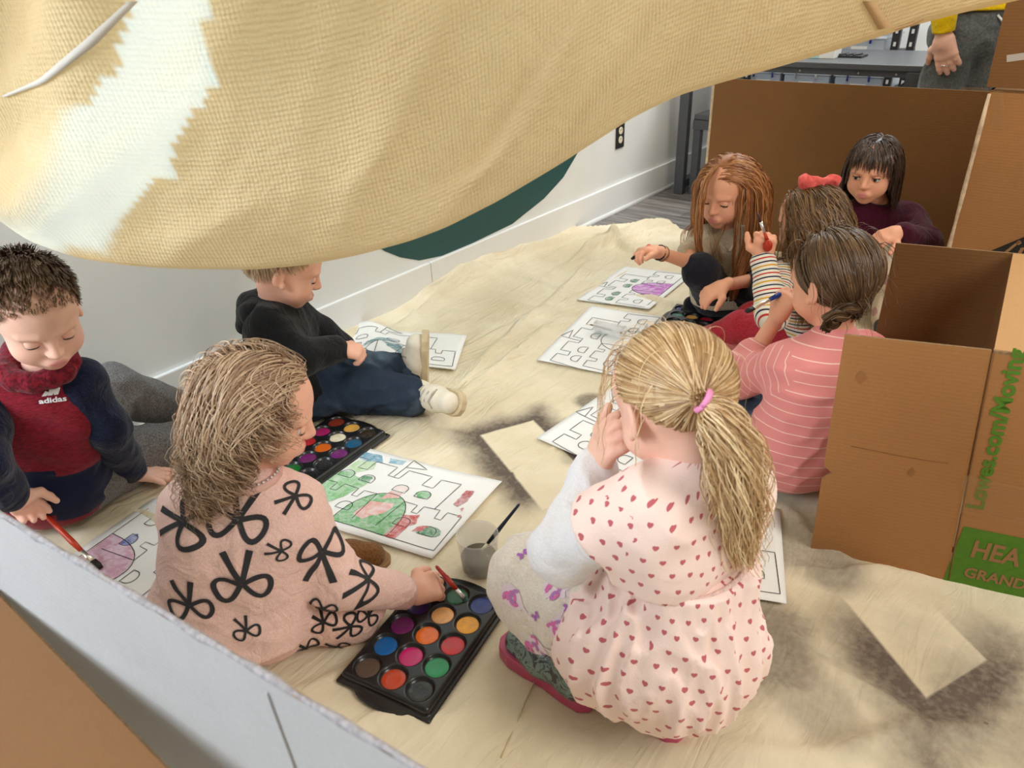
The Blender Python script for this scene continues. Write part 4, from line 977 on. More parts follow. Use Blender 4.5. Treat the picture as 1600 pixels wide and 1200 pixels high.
def paper(TL, TR, BL, label, washes=(), curl=.004, seed=0, lw=.0016, group='castle colouring sheets'):
    """sheet with printed castle outline; washes: (name, colour, polygon in paper units)"""
    TL, TR, BL = [np.asarray(p, float) for p in (TL, TR, BL)]; ux = TR-TL; vy = BL-TL; n = N(np.cross(vy, ux)); 
    if n[2] < 0: n = -n
    def S(u, v, dz=0.):
        p = TL+ux*u+vy*v; q = np.array([[p[0]*5, p[1]*5, seed]])
        e = max(abs(u-.5)*2, abs(v-.5)*2)
        z = .0125+curl*(vnoise(q, seed)[0]-.3)*2+curl*.9*max(0, e-.75)*3*vnoise(q*1.7, seed+3)[0]+(WAVE(u, v) if seed == 77 else 0.)
        return np.array([p[0], p[1], max(z, .0118)+dz])
    base = (TL+TR+BL+(TR+BL-TL))/4; base[2] = 0
    r = empty('castle_drawing', base, label, 'paper', group); nu, nv = 26, 18; V = []; Fq = []
    for k, dz in ((0, 0.), (1, -.0006)):
        for j in range(nv+1):
            for i in range(nu+1): V.append(S(i/nu, j/nv, dz))
    m = (nu+1)*(nv+1)
    for j in range(nv):
        for i in range(nu):
            a = j*(nu+1)+i; Fq.append((a, a+nu+1, a+nu+2, a+1)); Fq.append((m+a, m+a+1, m+a+nu+2, m+a+nu+1))
    bd = [i for i in range(nu+1)]+[j*(nu+1)+nu for j in range(1, nv+1)]+[nv*(nu+1)+i for i in range(nu-1, -1, -1)]+[j*(nu+1) for j in range(nv-1, 0, -1)]
    for a, b in zip(bd, bd[1:]+bd[:1]): Fq.append((a, b, m+b, m+a))
    mk('sheet', V, Fq, paper_m, r, True)
    mb = MB(); L1, L2 = np.linalg.norm(ux), np.linalg.norm(vy)
    for poly in CASTLE:
        P = dens([np.array([p[0]*L1, p[1]*L2]) for p in poly], .009); v2, f = strip(P, lw)
        mb.add([S(p[0]/L1, p[1]/L2, .0011) for p in v2], f)
    mb.mk('castle_outline', ink, r, False)
    for i, (nm, c, poly) in enumerate(washes):
        P = dens([np.array(p, float) for p in poly]+[np.array(poly[0], float)], .03)[:-1]
        P = [p+np.array([rnd.uniform(-.007, .007), rnd.uniform(-.007, .007)]) for p in P]; v2, f = fan(P, 4)
        mk('paint_wash', [S(p[0], p[1], .0006+.00004*i) for p in v2], f, wash(c, nm), r, False)
    return r
def WAVE(u, v): return .028*math.exp(-((u-.28-.25*v)/.13)**2)*(1-.3*v)+.012*math.exp(-((u-.62)/.1)**2)*v
arch = [tuple(p) for p in CASTLE[5]]
def blob2(cx, cy, rx, ry, n=10, j=.3): return [(cx+rx*math.cos(a)*(1+rnd.uniform(-j, j)), cy+ry*math.sin(a)*(1+rnd.uniform(-j, j))) for a in np.linspace(0, 6.283, n+1)[:-1]]
def wc(i): return tuple(dwin(*WINS[i])[0]*.5+dwin(*WINS[i])[-2]*.5+np.array([0, -.04]))
GRN = rgb(88, 168, 92); GRD = rgb(34, 128, 70); RED = rgb(196, 52, 52); BLU = rgb(60, 140, 170); PNK = rgb(222, 160, 150)
TL, TR, BR = G(563.4, 705.6), G(785, 760.7), G(676, 881)
paper(TL, TR, TL+BR-TR, 'castle drawing with green gate and red blots in front of the curly haired girl',
      [('green', GRN, [(p[0]*1.0, p[1]) for p in arch]), ('green2', rgb(120, 186, 116), [(.03, .40), (.10, .36), (.30, .40), (.26, .62), (.20, .78), (.02, .72)]), ('palegreen', rgb(178, 210, 160), [(.10, .16), (.2, .14), (.24, .24), (.16, .33), (.08, .32)]),
       ('pink', PNK, [(.42, .62), (.55, .56), (.56, .68), (.47, .82), (.40, .80)]), ('pink', PNK, [(.46, .45), (.53, .42), (.54, .50), (.45, .56)]), ('blue', BLU, [(.03, .07), (.2, .05), (.24, .13), (.15, .17), (.04, .14)]), ('blue2', rgb(120, 170, 190), [(.26, .05), (.36, .04), (.36, .09), (.28, .11)]),
       ('greend', GRD, blob2(*wc(1), .04, .04)), ('green', GRN, blob2(*wc(0), .05, .05)), ('green', GRN, blob2(*wc(3), .05, .045)), ('pale', rgb(236, 214, 206), blob2(*wc(2), .045, .04)), ('greend', GRD, blob2(*wc(5), .06, .06)),
       ('red', RED, [(.66, .66), (.74, .62), (.76, .70), (.73, .82), (.74, .92), (.67, .93), (.67, .78)]), ('red', RED, [(.78, .74), (.84, .70), (.83, .77), (.78, .80)]), ('red2', rgb(176, 74, 74), [(.86, .22), (.905, .20), (.91, .34), (.895, .42), (.86, .40)]), ('red', RED, blob2(.93, .44, .012, .014)), ('red', RED, blob2(.945, .52, .01, .01))], seed=1)
L_, T_, R_ = G(900.7, 473.8), G(975, 421.5), G(1080, 434)
paper(L_, T_, L_+R_-T_, 'castle drawing with purple gate and green windows beside the red haired girl',
      [('purple', rgb(186, 84, 186), [(p[0], p[1]) for p in arch])]+[('greend', rgb(30, 110, 84), blob2(*wc(i), .045, .04)) for i in range(4)], seed=2, lw=.0022)
ux = N(G(922.9, 483)-G(839, 569.4)); L_ = G(839, 569.4); T_ = G(922.9, 483); vy = np.array([ux[1], -ux[0], 0])*.275
paper(L_, T_, L_+vy, 'unpainted castle drawing with a clear cup lying on it', [('grey', rgb(200, 206, 200), blob2(.62, .40, .12, .10))], seed=3, lw=.0021)
L_, Bq = G(839, 692), G(995.7, 762.5); v = Bq-L_; ux = N(np.array([-v[1], v[0], 0])); ux = ux if ux@HD > 0 else -ux
paper(L_, L_+ux*.40, Bq, 'unpainted castle drawing right in front of the ponytail girl\'s face', seed=4, lw=.0019)
TR, BR = G(1217, 803), G(1227, 953); s_ = N(BR-TR); pl2 = np.array([s_[1], -s_[0], 0]); pl2 = pl2 if pl2[0] < 0 else -pl2
paper(TR+pl2*.40, TR, BR+pl2*.40, 'castle drawing with one green window half hidden under the ponytail girl', [('palegreen', rgb(150, 206, 150), blob2(*wc(5), .045, .04, 10, .1))], seed=5)
a, b = G(275, 762), G(110, 876); ux = N(b-a); mid = G(128, 866); BL_ = mid-ux*.19; up_ = np.array([ux[1], -ux[0], 0]); up_ = up_ if up_@HD < 0 else -up_
paper(BL_+up_*.28, BL_+ux*.40+up_*.28, BL_, 'castle drawing with pink gate and grey strokes under the boy\'s brush',
      [('pinkgate', rgb(206, 150, 178), arch), ('bluew', rgb(60, 84, 170), blob2(*(1-wc(4)[0], wc(4)[1]), .05, .045, 10, .12)), ('greyw', rgb(120, 112, 104), blob2(*wc(0), .055, .05, 9, .2)), ('greys', rgb(150, 140, 124), [(.16, .12), (.27, .10), (.28, .24), (.18, .26)]), ('greys', rgb(150, 140, 124), [(.07, .22), (.13, .24), (.12, .34), (.08, .32)])], seed=6, curl=.003)
TL, TR, BR = G(525, 505.7, .02), G(729.8, 527.7, .01), G(712, 586)
for p in (TL, TR): p[2] = 0
paper(TL, TR, TL+BR-TR, 'curling castle drawing with a teal streak beyond the boy in jeans', [('teal', rgb(30, 108, 118), [(.44, .52), (.56, .50), (.60, .62), (.66, .80), (.60, .84), (.50, .66)]), ('teal2', rgb(110, 150, 156), [(.30, .56), (.46, .36), (.54, .36), (.52, .44), (.40, .54), (.32, .62)])], seed=77, curl=.006, lw=.0021)
sc_ = empty('paper_scrap', (*G(1205, 372, .3)[:2], .0), 'x', 'paper'); bpy.data.objects.remove(sc_)

tray_m = plain('tray_black', (.012, .012, .013), .28, .55, .2, 20); well_w = plain('pan_black', (.02, .02, .02), .3, .5)
def paint_mat(c, i):
    t = NT('paint_%d' % i, .22, .5); v = t.coord(); t.col(t.mix(t.ramp(t.noise(v, 45, 3, .6, .8), .35, .75), c, tuple(min(1, x*.72+.03) for x in c))); t.bump(t.noise(v, 60, 3), .25, .002); return t.m
_tray = {}
PC = [0]
def palette(o, ex_, ey_, pitch, colors, label, sc=1.):
    """o = first well centre; ex across (3), ey along (5); real tray geometry shared by all"""
    ex_ = N(ex_); ey_ = N(ey_); px_, py_ = pitch; base = o+ex_*px_+ey_*py_*2; base = np.array([base[0], base[1], .0115])
    r = empty('paint_palette', base, label, 'paint palette', 'black watercolour trays'); Rm = np.array([ex_, np.cross(UP, ex_), UP])
    ey_ = np.cross(UP, ex_)*(1 if np.cross(UP, ex_)@ey_ > 0 else -1)
    S = SDF(); hx, hy = px_*1.5+.008, py_*2.5+.006; c = base+UP*.0105
    S.bx(c, (hx, hy, .0105), Rm, .008, .002); S.bx(c-UP*.0075, (hx+.007, hy+.007, .003), Rm, .003, .003)
    for q in (-1, 1): S.el(c+ey_*q*(hy+.004)-UP*.007, np.array((hx*.62, .018, .0035)), Rm, .004)
    W_ = [(i, j) for j in range(5) for i in range(3)]; rw = min(px_, py_)*.455
    for i, j in W_: S.el(base+ex_*px_*(i-1)+ey_*py_*(j-2)+UP*.021, np.array((rw*1.02, rw*1.02, .011)), Rm, .0025, 's')
    solid('tray', S, .0019, tray_m, r)
    for (i, j), cl in zip(W_, colors):
        w = base+ex_*px_*(i-1)+ey_*py_*(j-2); PC[0] += 1
        MB().lathe(w+UP*.0125, UP, [(0, rw*.82), (.0022, rw*.93), (.003, rw*.84), (.0022, rw*.5), (.0020, rw*.2)], 24).mk('paint_pan', paint_mat(rgb(*cl), PC[0]), r, True)
    return base
c_bl, c_br, c_tr = G(571.6, 1046.8, .018), G(652.6, 1082.8, .018), G(757.3, 953.4, .018)
NEARC = [(92, 74, 62), (190, 62, 24), (30, 28, 28), (20, 104, 178), (206, 24, 110), (22, 142, 84), (124, 36, 104), (240, 112, 22), (206, 34, 44), (74, 38, 108), (244, 178, 112), (240, 164, 36), (226, 222, 206), (18, 92, 48), (34, 48, 120)]
pal1 = palette(c_bl, c_br-c_bl, c_tr-c_br, (np.linalg.norm(c_br-c_bl)/2, np.linalg.norm(c_tr-c_br)/4), NEARC, 'black watercolour tray beside the ponytail girl\'s boot, brush dipping in its green pan')
a, b, c = G(510.9, 661.8, .018), G(559, 679, .018), G(449, 732, .018)
palette(a, b-a, c-a, (np.linalg.norm(b-a)/2, np.linalg.norm(c-a)/4), [(150, 50, 26), (236, 178, 84), (48, 38, 22), (184, 26, 110), (240, 230, 200), (24, 84, 118), (190, 30, 40), (206, 96, 20), (112, 30, 106), (82, 40, 108), (112, 30, 100), (30, 30, 30), (30, 110, 50), (28, 100, 40), (24, 24, 24)], 'black watercolour tray by the curly haired girl\'s face')
a, b, c = G(1065, 487, .018), G(1059, 494.5, .018), G(1133, 497, .018); a2 = a
palette(a, N(np.cross(UP, N(c-a)))*(-1 if np.cross(UP, N(c-a))@HD > 0 else 1), c-a, (.054, np.linalg.norm(c-a)/3*.98), [(24, 44, 120), (24, 110, 90), (30, 30, 30), (238, 200, 40), (240, 176, 90), (20, 70, 50), (110, 30, 90), (196, 30, 50), (60, 40, 30), (40, 140, 100), (34, 60, 90), (190, 60, 30), (40, 40, 40), (60, 50, 100), (200, 190, 180)], 'black watercolour tray near the red haired girl\'s shoe')
# water cup
cb = G(750, 893); cb[2] = .010
plastic = NT('cup_plastic', .12, .5); plastic.col((.92, .92, .9)); plastic.b.inputs['Alpha'].default_value = .30; plastic = plastic.m
cup = empty('water_cup', cb, 'clear plastic cup of murky grey water with a brush in it', 'cup')
prof_o = [(0, .031), (.004, .0345), (.04, .0375), (.082, .0415), (.086, .0425), (.088, .0415), (.084, .0400), (.04, .0362), (.005, .0332), (.0045, .0)]
def revolve(o, prof, seg=40):
    V = []; Fq = []
    for z, r in prof:
        for i in range(seg): a = 2*math.pi*i/seg; V.append(o+np.array([r*math.cos(a), r*math.sin(a), z]))
    for j in range(len(prof)-1):
        for i in range(seg): Fq.append((j*seg+i, j*seg+(i+1) % seg, (j+1)*seg+(i+1) % seg, (j+1)*seg+i))
    return V, Fq
mk('cup_wall', *revolve(cb, prof_o), plastic, cup, True)
wat = NT('murky_water', .08, .5); wat.col(rgb(96, 92, 78)); wat.b.inputs['Alpha'].default_value = .93; wat = wat.m
V, Fq = revolve(cb, [(.0055, .0), (.0055, .0325), (.034, .0352), (.034, .0)]); mk('water', V, Fq, wat, cup, True)
tail = D(812, 787, dep(cb)+.055); tip = cb+np.array([-.012, -.012, .012])
brush(tip, tail, 'dark blue paint brush standing in the murky water cup', plain('handle_navy', rgb(16, 28, 52), .35, .5), plain('bristle_tan', rgb(190, 160, 110), .8), .024, .03, .0036, .8, 1.2, (.75, .68, .5))
# clear cup lying on the far drawing
lc = G(930, 511, .03); l2 = G(992, 528, .03); d_ = N(l2-l2*0-lc); d_[2] = 0; d_ = N(d_)
lcup = empty('tipped_cup', (lc[0], lc[1], .012), 'clear plastic cup lying on its side on the unpainted drawing', 'cup')
mb = MB(); seg = 24; V = []; Fq = []; x_ = np.cross(d_, UP)
for tq, rq in [(0, .0), (0, .017), (.05, .019), (.105, .022), (.106, .0235), (.104, .021), (.05, .018), (.003, .016), (.003, .0)]:
    for i in range(seg): a = 2*math.pi*i/seg; V.append(np.array([lc[0], lc[1], .037])+d_*tq+(x_*math.cos(a)+UP*math.sin(a))*rq)
for j in range(8):
    for i in range(seg): Fq.append((j*seg+i, j*seg+(i+1) % seg, (j+1)*seg+(i+1) % seg, (j+1)*seg+i))
mk('cup_wall', V, Fq, plastic, lcup, True)
o_ = np.array([lc[0], lc[1], .03]); brush(o_+d_*.10+UP*.004, o_-d_*.02+UP*.004, 'brown paint brush lying inside the tipped clear cup', plain('handle_brown', rgb(120, 84, 50), .5), plain('bristle_tan', rgb(190, 160, 110), .8), .016, .02, .003)
MB().lathe(G(770, 1) * 0 + np.array([*G(858, 1100)[:2], .006]), (1, .3, 0), [(0, .002), (.01, .004), (.02, .002)], 7, .4).mk('mud_crumb', plain('mud', rgb(120, 96, 70), .9), dc)
# ------------------------------------------------------------------ cloth prints
def uvmat(name, rough=.9):
    t = NT(name, rough, .12); u, v, _ = t.xyz(t.coord('UV')); ob = t.coord(); t.b.inputs['Sheen Weight'].default_value = .15
    t.bump(t.M('ADD', t.noise(ob, 9, 3, .5, .8), t.M('MULTIPLY', t.noise(ob, 500, 2), .15)), .35, .012); return t, u, v, ob
def stripes(name, base, line, period, width):
    t, u, v, ob = uvmat(name); f = t.M('FRACT', t.M('DIVIDE', v, period)); t.col(t.mix(t.M('LESS_THAN', f, width), base, line)); return t.m
def rainbow(name):
    t, u, v, ob = uvmat(name); f = t.M('FRACT', t.M('DIVIDE', v, .042)); c = rgb(232, 226, 210)
    for i, q in enumerate([(196, 60, 50), (232, 226, 210), (34, 70, 90), (232, 226, 210), (214, 160, 40), (232, 226, 210), (40, 40, 70), (232, 226, 210)]):
        c = t.mix(t.M('LESS_THAN', t.M('ABSOLUTE', t.M('SUBTRACT', f, (i+.5)/8)), .045), c, rgb(*q))
    t.col(c); return t.m
def hearts(name, base, ht, cell=.025, size=.19):
    t, u, v, ob = uvmat(name); row = t.M('FLOOR', t.M('DIVIDE', v, cell)); uu = t.M('ADD', t.M('DIVIDE', u, cell), t.M('MULTIPLY', t.M('MODULO', row, 2.), .5))
    x = t.M('SUBTRACT', t.M('FRACT', uu), .5); y = t.M('SUBTRACT', t.M('FRACT', t.M('DIVIDE', v, cell)), .5)
    cid = t.n('ShaderNodeCombineXYZ'); t.put(cid.inputs[0], t.M('FLOOR', uu)); t.put(cid.inputs[1], row); wn = t.n('ShaderNodeTexWhiteNoise'); wn.noise_dimensions = '2D'; t.put(wn.inputs['Vector'], cid.outputs[0])
    j = t.xyz(wn.outputs['Color']); x = t.M('DIVIDE', t.M('ADD', x, t.M('MULTIPLY', t.M('SUBTRACT', j[0], .5), .3)), size); y = t.M('DIVIDE', t.M('ADD', y, t.M('MULTIPLY', t.M('SUBTRACT', j[1], .5), .3)), size)
    q = t.M('SUBTRACT', t.M('ADD', t.M('MULTIPLY', x, x), t.M('MULTIPLY', y, y)), 1.); q3 = t.M('MULTIPLY', q, t.M('MULTIPLY', q, q))
    s = t.M('MULTIPLY', t.M('MULTIPLY', x, x), t.M('MULTIPLY', y, t.M('MULTIPLY', y, y)))
    t.col(t.mix(t.M('LESS_THAN', t.M('SUBTRACT', q3, s), 0.), base, ht)); return t.m
def floral(name, base, c1, c2, sc=16):
    t, u, v, ob = uvmat(name); vo = t.n('ShaderNodeTexVoronoi'); t.put(vo.inputs['Vector'], ob); vo.inputs['Scale'].default_value = sc
    nz = t.noise(ob, 70, 3); m = t.M('LESS_THAN', t.M('ADD', vo.outputs['Distance'], t.M('MULTIPLY', nz, .5)), .50); cc = t.mix(t.ramp(nz, .4, .6), c1, c2)
    t.col(t.mix(t.M('MULTIPLY', m, .8), base, cc)); return t.m
def two_band(name, a, b, v0, v1):
    t, u, v, ob = uvmat(name); hz = t.noise(t.mapv(ob, (1, 1, 5)), 90, 3); A = t.mix(t.ramp(hz, .3, .7), tuple(x*.62 for x in a), tuple(x*1.15 for x in a))
    vv = t.M('ADD', v, t.M('MULTIPLY', t.M('SINE', t.M('MULTIPLY', u, 14.)), .012)); m = t.M('MULTIPLY', t.M('GREATER_THAN', vv, v0), t.M('LESS_THAN', vv, v1)); t.col(t.mix(m, A, b)); return t.m
def denim(name, c, fade):
    t = NT(name, .88, .15); v = t.coord(); nz = t.noise(v, 7, 4); fz = t.noise(v, 420, 2); t.col(t.mix(t.ramp(nz, .45, .75), t.mix(fz, tuple(x*.7 for x in c), c), fade)); t.bump(t.M('ADD', t.noise(v, 11, 3, .5, .8), t.M('MULTIPLY', fz, .2)), .4, .012); return t.m
def camo(name):
    t = NT(name, .3, .5); v = t.coord(); n = t.noise(t.mapv(v, (1, 1, 1.6)), 42, 4, .6, 1.2); t.col(t.mix(t.ramp(n, .53, .56), t.mix(t.ramp(n, .40, .44), (.10, .13, .13), rgb(128, 150, 140)), (.06, .06, .07))); return t.m
def scalp(J, px, py, infl=.004):
    o = loc(J, CAM); d = J['R']@ray(px, py); rr = RR+infl; a = (o-CR)/rr; b = d/rr; A = b@b; Bb = a@b; Cc = a@a-1; q = max(Bb*Bb-A*Cc, 0); return o+d*((-Bb-q**.5)/A)
def body_cols(J, r=.05, ch=.085):
    s = J['s']; out = [(loc(J, J['sh'+q]), np.full(3, r/s)) for q in 'LR']; out += [(loc(J, lerp(J['shL'], J['shR'], .5)), np.full(3, r/s)), (loc(J, lerp(J['pv'], J['nk'], .62)), np.full(3, ch/s)), (loc(J, lerp(J['pv'], J['nk'], .35)), np.full(3, ch/s))]; return out
FACE = [(np.array([0, .024, -.030]), np.array([.057, .054, .066])), (np.array([0, -.015, -.085]), np.array([.036, .036, .06]))]
def tn(n, seed, a=.1, b=1.): return a+(b-a)*np.random.RandomState(seed).rand(n)
SK1 = skin_mat('skin_fair', rgb(238, 182, 156)); SK2 = skin_mat('skin_warm', rgb(234, 172, 140)); SK3 = skin_mat('skin_pale', rgb(242, 194, 172))
H_ = lambda c, x: np.array(c, float)

# ================================================== boy in the maroon and navy hoodie
J = {}
J['pv'] = G(62, 762, .10); J['nk'] = D(66, 592, dep(J['pv'])-.02); J['hc'] = D(54, 487, dep(J['nk'])-.02)
J['shL'] = D(118, 600, dep(J['nk'])+.02); J['shR'] = D(-14, 622, dep(J['nk'])-.02)
J['wrL'] = G(206, 738, .055); J['elL'] = D(162, 668, 1.32)
J['elR'] = B(J['shR'], -34, 722, .165, False); J['wrR'] = G(22, 776, .18)
J['hpL'] = J['pv']+.06*RT+.05*HD; J['hpR'] = J['pv']+.055*RT-.0*HD
J['knL'] = B(J['hpL'], 175, 612, .22); J['anL'] = G(292, 642, .06); J['knR'] = G(205, 714, .06); J['anR'] = G(325, 680, .05)
uL = N(.75*RT+.1*HD-.2*UP); uR = N(G(70, 808, .07)-J['wrR'])
root = person(J, 'boy in a maroon and navy hoodie sitting by the wall painting with a red brush', SK3, -.70*HD+.62*RT-.42*UP, hands=[(J['wrL'], uL, -UP-.1*HD, 1, dict(curl=(.05, .08, .08, .1), s=1.1, spread=.16)), (J['wrR'], uR, N(-.3*HD-.6*UP+.5*RT), -1, dict(curl=(.5, .6, .7, .75), s=1.12, tc=.8))], lids=(-.40, -.52), brow=plain('brow_brown', (.16, .10, .06), .8))
S = SDF(); torso(S, J, .086, .05, .084, .035, 1.05); S.cut(J['pv']-UP*.055, -UP); tor_ax = [(J['pv'], J['nk'], .09)]
hood = solid('hoodie', S, .0042, two_band('hoodie_maroon_navy', rgb(132, 30, 44), rgb(26, 32, 58), .015, .125), root, (.004, (11, 11, 16), 3), tor_ax)
S = SDF(); c = J['nk']+UP*.027; fx = frame(-.6*HD+.6*RT)
ringp = [c+fx[0]*.056*math.cos(a)+fx[1]*(.052*math.sin(a)+.008)+UP*(.010-.018*max(0, math.sin(a))) for a in np.linspace(0, 6.283, 13)]
for a, b in zip(ringp[:-1], ringp[1:]): S.rc(a, b, .0165, .0165, .012)
S.rc(c-fx[1]*.07+UP*.0, c-fx[1]*.09-UP*.05, .045, .03, .03)
solid('hood', S, .0038, fabric('maroon_heather', rgb(132, 30, 44), rgb(84, 16, 28), 120), root, (.003, (14, 14, 18), 5))
navy = fabric('navy_sleeve', rgb(28, 34, 60), rgb(16, 20, 40))
for q in 'LR':
    S = SDF(); S.rc(J['sh'+q], lerp(J['sh'+q], J['nk'], .45)+UP*.004, .050, .034, .02); S.rc(J['sh'+q], J['el'+q], .050, .043, .02); S.rc(J['el'+q], lerp(J['el'+q], J['wr'+q], .86), .043, .034, .02)
    sl = solid('sleeve', S, .004, navy, root, (.005, (13, 13, 13), 8)); d = N(J['wr'+q]-J['el'+q]); ring(sl, 'cuff', J['wr'+q]-d*.035, J['wr'+q]-d*.002, .031, .028, navy)
sweat = fabric('grey_sweatpants', rgb(128, 124, 120), rgb(92, 88, 86), 300)
S = SDF(); S.rc(J['hpL'], J['hpR'], .078, .078, .03); leg(S, J, 'L', (.066, .058, .044), .03); leg(S, J, 'R', (.070, .064, .05), .03)
solid('sweatpants', S, .0045, sweat, root, (.007, (10, 10, 12), 2))
for q, tdir in (('L', N(.9*RT+.2*UP)), ('R', N(.9*RT+.3*HD+.1*UP))): shoe(root, J['an'+q]-UP*.05+RT*.01, tdir, UP, plain('shoe_dark', (.05, .05, .06), .6), plain('sole_white', (.7, .7, .68), .7))
bars = []
for i, (x0, hgt) in enumerate([(-.017, .010), (-.007, .016), (.003, .022)]): bars.append(([(x0, .006), (x0+.0075, .006), (x0+.0145-.001*i, .006+hgt*.55), (x0+.0075-.002*i, .006+hgt)], [(0, 1, 2, 3)]))
tv, tf = text_mesh('adidas', .0145, .0004); tw = max(v[0] for v in tv)
bars.append(([(v[0]/tw*.046-.023, v[1]-.008) for v in tv], tf))
decal('chest_logo', hood, 82, 622, bars, plain('logo_white', (.82, .82, .82), .7), .06, .0022)
v = roots(3600, 1, lambda v: hairline(v)+.10); el_ = np.arcsin(v[:, 2]); top = np.clip((hairline(v))/.9, 0, 1); st = .0026+.0038*top**.8
hm1 = hair_mat('hair_boy_brown', rgb(84, 62, 44), rgb(128, 100, 74), rgb(176, 146, 114))
P = grow(v, J['R'], 6, st, lambda p, i: np.broadcast_to(np.array([.15, .75, .10]), p.shape), .0, .80, .001, .55, seed=1, clump=420, cw=.5)
hair_obj(J, 'hair', [(P, .0011, .0004, tn(len(v), 2)*(.30+.70*(1-top)))], hm1, cap_tone=.35, off=.0035, line=lambda v: hairline(v)+.10)
tip = G(156, 889, .016); tail = J['wrR']+uR*.05+UP*.012+(J['wrR']+uR*.06-tip)*.15
brush(tip, lerp(tip, G(78, 812, .085), 1.35), 'red handled flat paint brush with dark bristles held by the boy in the hoodie', plain('handle_red', rgb(206, 60, 30), .35, .5, .3, 30), plain('bristle_black', (.02, .014, .014), .5), .024, .034, .0048, .55, 2.1, (.86, .82, .68))

# ================================================== curly haired girl in the bow print sweatshirt
J = {}
J['pv'] = G(362, 965, .10); J['nk'] = D(392, 752, dep(J['pv'])+.03); J['hc'] = D(405, 640, dep(J['nk'])+.02)
J['shL'] = D(302, 792, dep(J['nk'])+.0); J['shR'] = D(458, 792, dep(J['nk'])+.01)
J['elR'] = B(J['shR'], 528, 908, .155, True); J['wrR'] = G(640, 928, .06)
J['elL'] = J['shL']+HD*.09-UP*.11+RT*.0; J['wrL'] = J['elL']+HD*.10-UP*.03+RT*.06
J['hpR'] = J['pv']+.055*RT+.02*HD; J['hpL'] = J['pv']-.055*RT+.02*HD
J['knR'] = G(545, 948, .055); J['anR'] = G(470, 890, .05); J['knL'] = G(345, 870, .06); J['anL'] = G(505, 862, .05)
uR = N(G(705, 905, .055)-J['wrR'])
root = person(J, 'curly haired girl in a pink bow print sweatsuit reaching a brush to the paint tray', SK1, .92*RT+.22*HD-.36*UP, s=.90, hands=[(J['wrR'], uR, N(-UP+.5*HD), 1, dict(curl=(.75, .8, .85, .9), s=1.12, tc=.9)), (J['wrL'], N(RT+.3*HD-.3*UP), -UP, -1, dict(curl=(.4, .4, .4, .4)))], lids=(-.30, -.52), brow=plain('brow_brown', (.16, .10, .06), .8))
pink = fabric('blush_sweatshirt', rgb(244, 208, 196), rgb(232, 192, 180), 380, 8)
S = SDF(); torso(S, J, .088, .05, .088, .035, 1.05); S.cut(J['pv']-UP*.02-N(J['nk']-J['pv'])*.0, -UP)
for q in 'LR': S.rc(J['sh'+q], J['el'+q], .046, .042, .025); S.rc(J['el'+q], lerp(J['el'+q], J['wr'+q], .82), .042, .032, .02)
sw = solid('sweatshirt', S, .0036, pink, root, (.0045, (11, 11, 14), 12))
rib = stripes('blush_rib', rgb(242, 200, 188), rgb(222, 178, 166), .004, .35)
d = N(J['wrR']-J['elR']); ring(sw, 'cuff', J['wrR']-d*.042, J['wrR']-d*.004, .033, .029, rib)
S = SDF(); S.rc(J['hpL']-HD*.01, J['hpR']-HD*.01, .088, .088, .03); S.cut(J['pv']-UP*.052, -UP); S.cut(J['pv']-UP*.012, UP); solid('waistband', S, .0036, rib, sw)
pts = [J['nk']+UP*.012+RT*.042*math.cos(a)+HD*.042*math.sin(a) for a in np.linspace(0, 6.283, 17)]; MB().tube(pts, .010, 8).mk('collar', rib, sw, True)
S = SDF(); S.rc(J['hpL'], J['hpR'], .080, .080, .03); leg(S, J, 'R', (.062, .056, .045), .03); leg(S, J, 'L', (.062, .05, .04), .03)
pp = solid('trousers', S, .004, fabric('blush_muslin', rgb(240, 200, 184), rgb(226, 182, 166), 300, 14), root, (.006, (12, 12, 12), 21))
sh = shoe(root, J['anL']-UP*.05+RT*.01, N(RT+.1*HD), UP, fabric('suede_brown', rgb(132, 92, 54), rgb(108, 74, 42), 200), plain('sole_tan', rgb(150, 116, 78), .8), 1.0)
bow = []
for sx in (-1, 1):
    lp = [np.array([sx*(.002+.043*math.sin(a)), -.021*math.sin(2*a)]) for a in np.linspace(0, math.pi, 20)]; an_ = -.32*sx
    bow.append(strip(dens([np.array([q[0]*math.cos(an_)-q[1]*math.sin(an_), q[0]*math.sin(an_)+q[1]*math.cos(an_)]) for q in lp], .004), .0088))
    P_ = dens([np.array(q) for q in [(0, 0), (sx*.008, .022), (sx*.021, .058)]], .004); bow.append(strip(P_, [.0085+.003*k/len(P_) for k in range(len(P_))]))
def mkbow(n=0): return [(b[0], b[1]) for b in bow]
char = plain('print_charcoal', (.035, .035, .038), .85)
for x, y, rt_, sc in [(372, 812, -.2, .95), (378, 912, .0, .95), (287, 815, 1.5, .9), (296, 945, .1, .8), (503, 862, 2.9, .9), (575, 905, 2.3, .75), (462, 775, 2.4, .55), (440, 860, 1.2, .4), (505, 950, 2.8, .5), (430, 720, .4, .7), (385, 985, .3, .45)]: decal('bow_print', sw, x, y, mkbow(), char, rt_, .0016, sc)
for x, y, rt_, sc in [(505, 972, .5, .5), (548, 978, 1.9, .5), (575, 962, -.4, .45), (478, 1012, .6, .5), (528, 1010, .9, .5), (455, 1030, 1.6, .45)]: decal('bow_print', pp, x, y, mkbow(), plain('print_black2', (.02, .02, .02), .9), rt_, .0016, sc)
hm2 = hair_mat('hair_curly', rgb(108, 80, 58), rgb(158, 124, 94), rgb(212, 184, 152), .33)
v = roots(4300, 5); n = len(v); rs = np.random.RandomState(9); g = J['R']@np.array([0, 0, -1.]); w = loc(J, J['hc']-RT*1.+UP*0)
back = J['R']@N(-.6*RT-.3*HD)
fr_ = np.clip(v[:, 1]+.3, 0, 1)
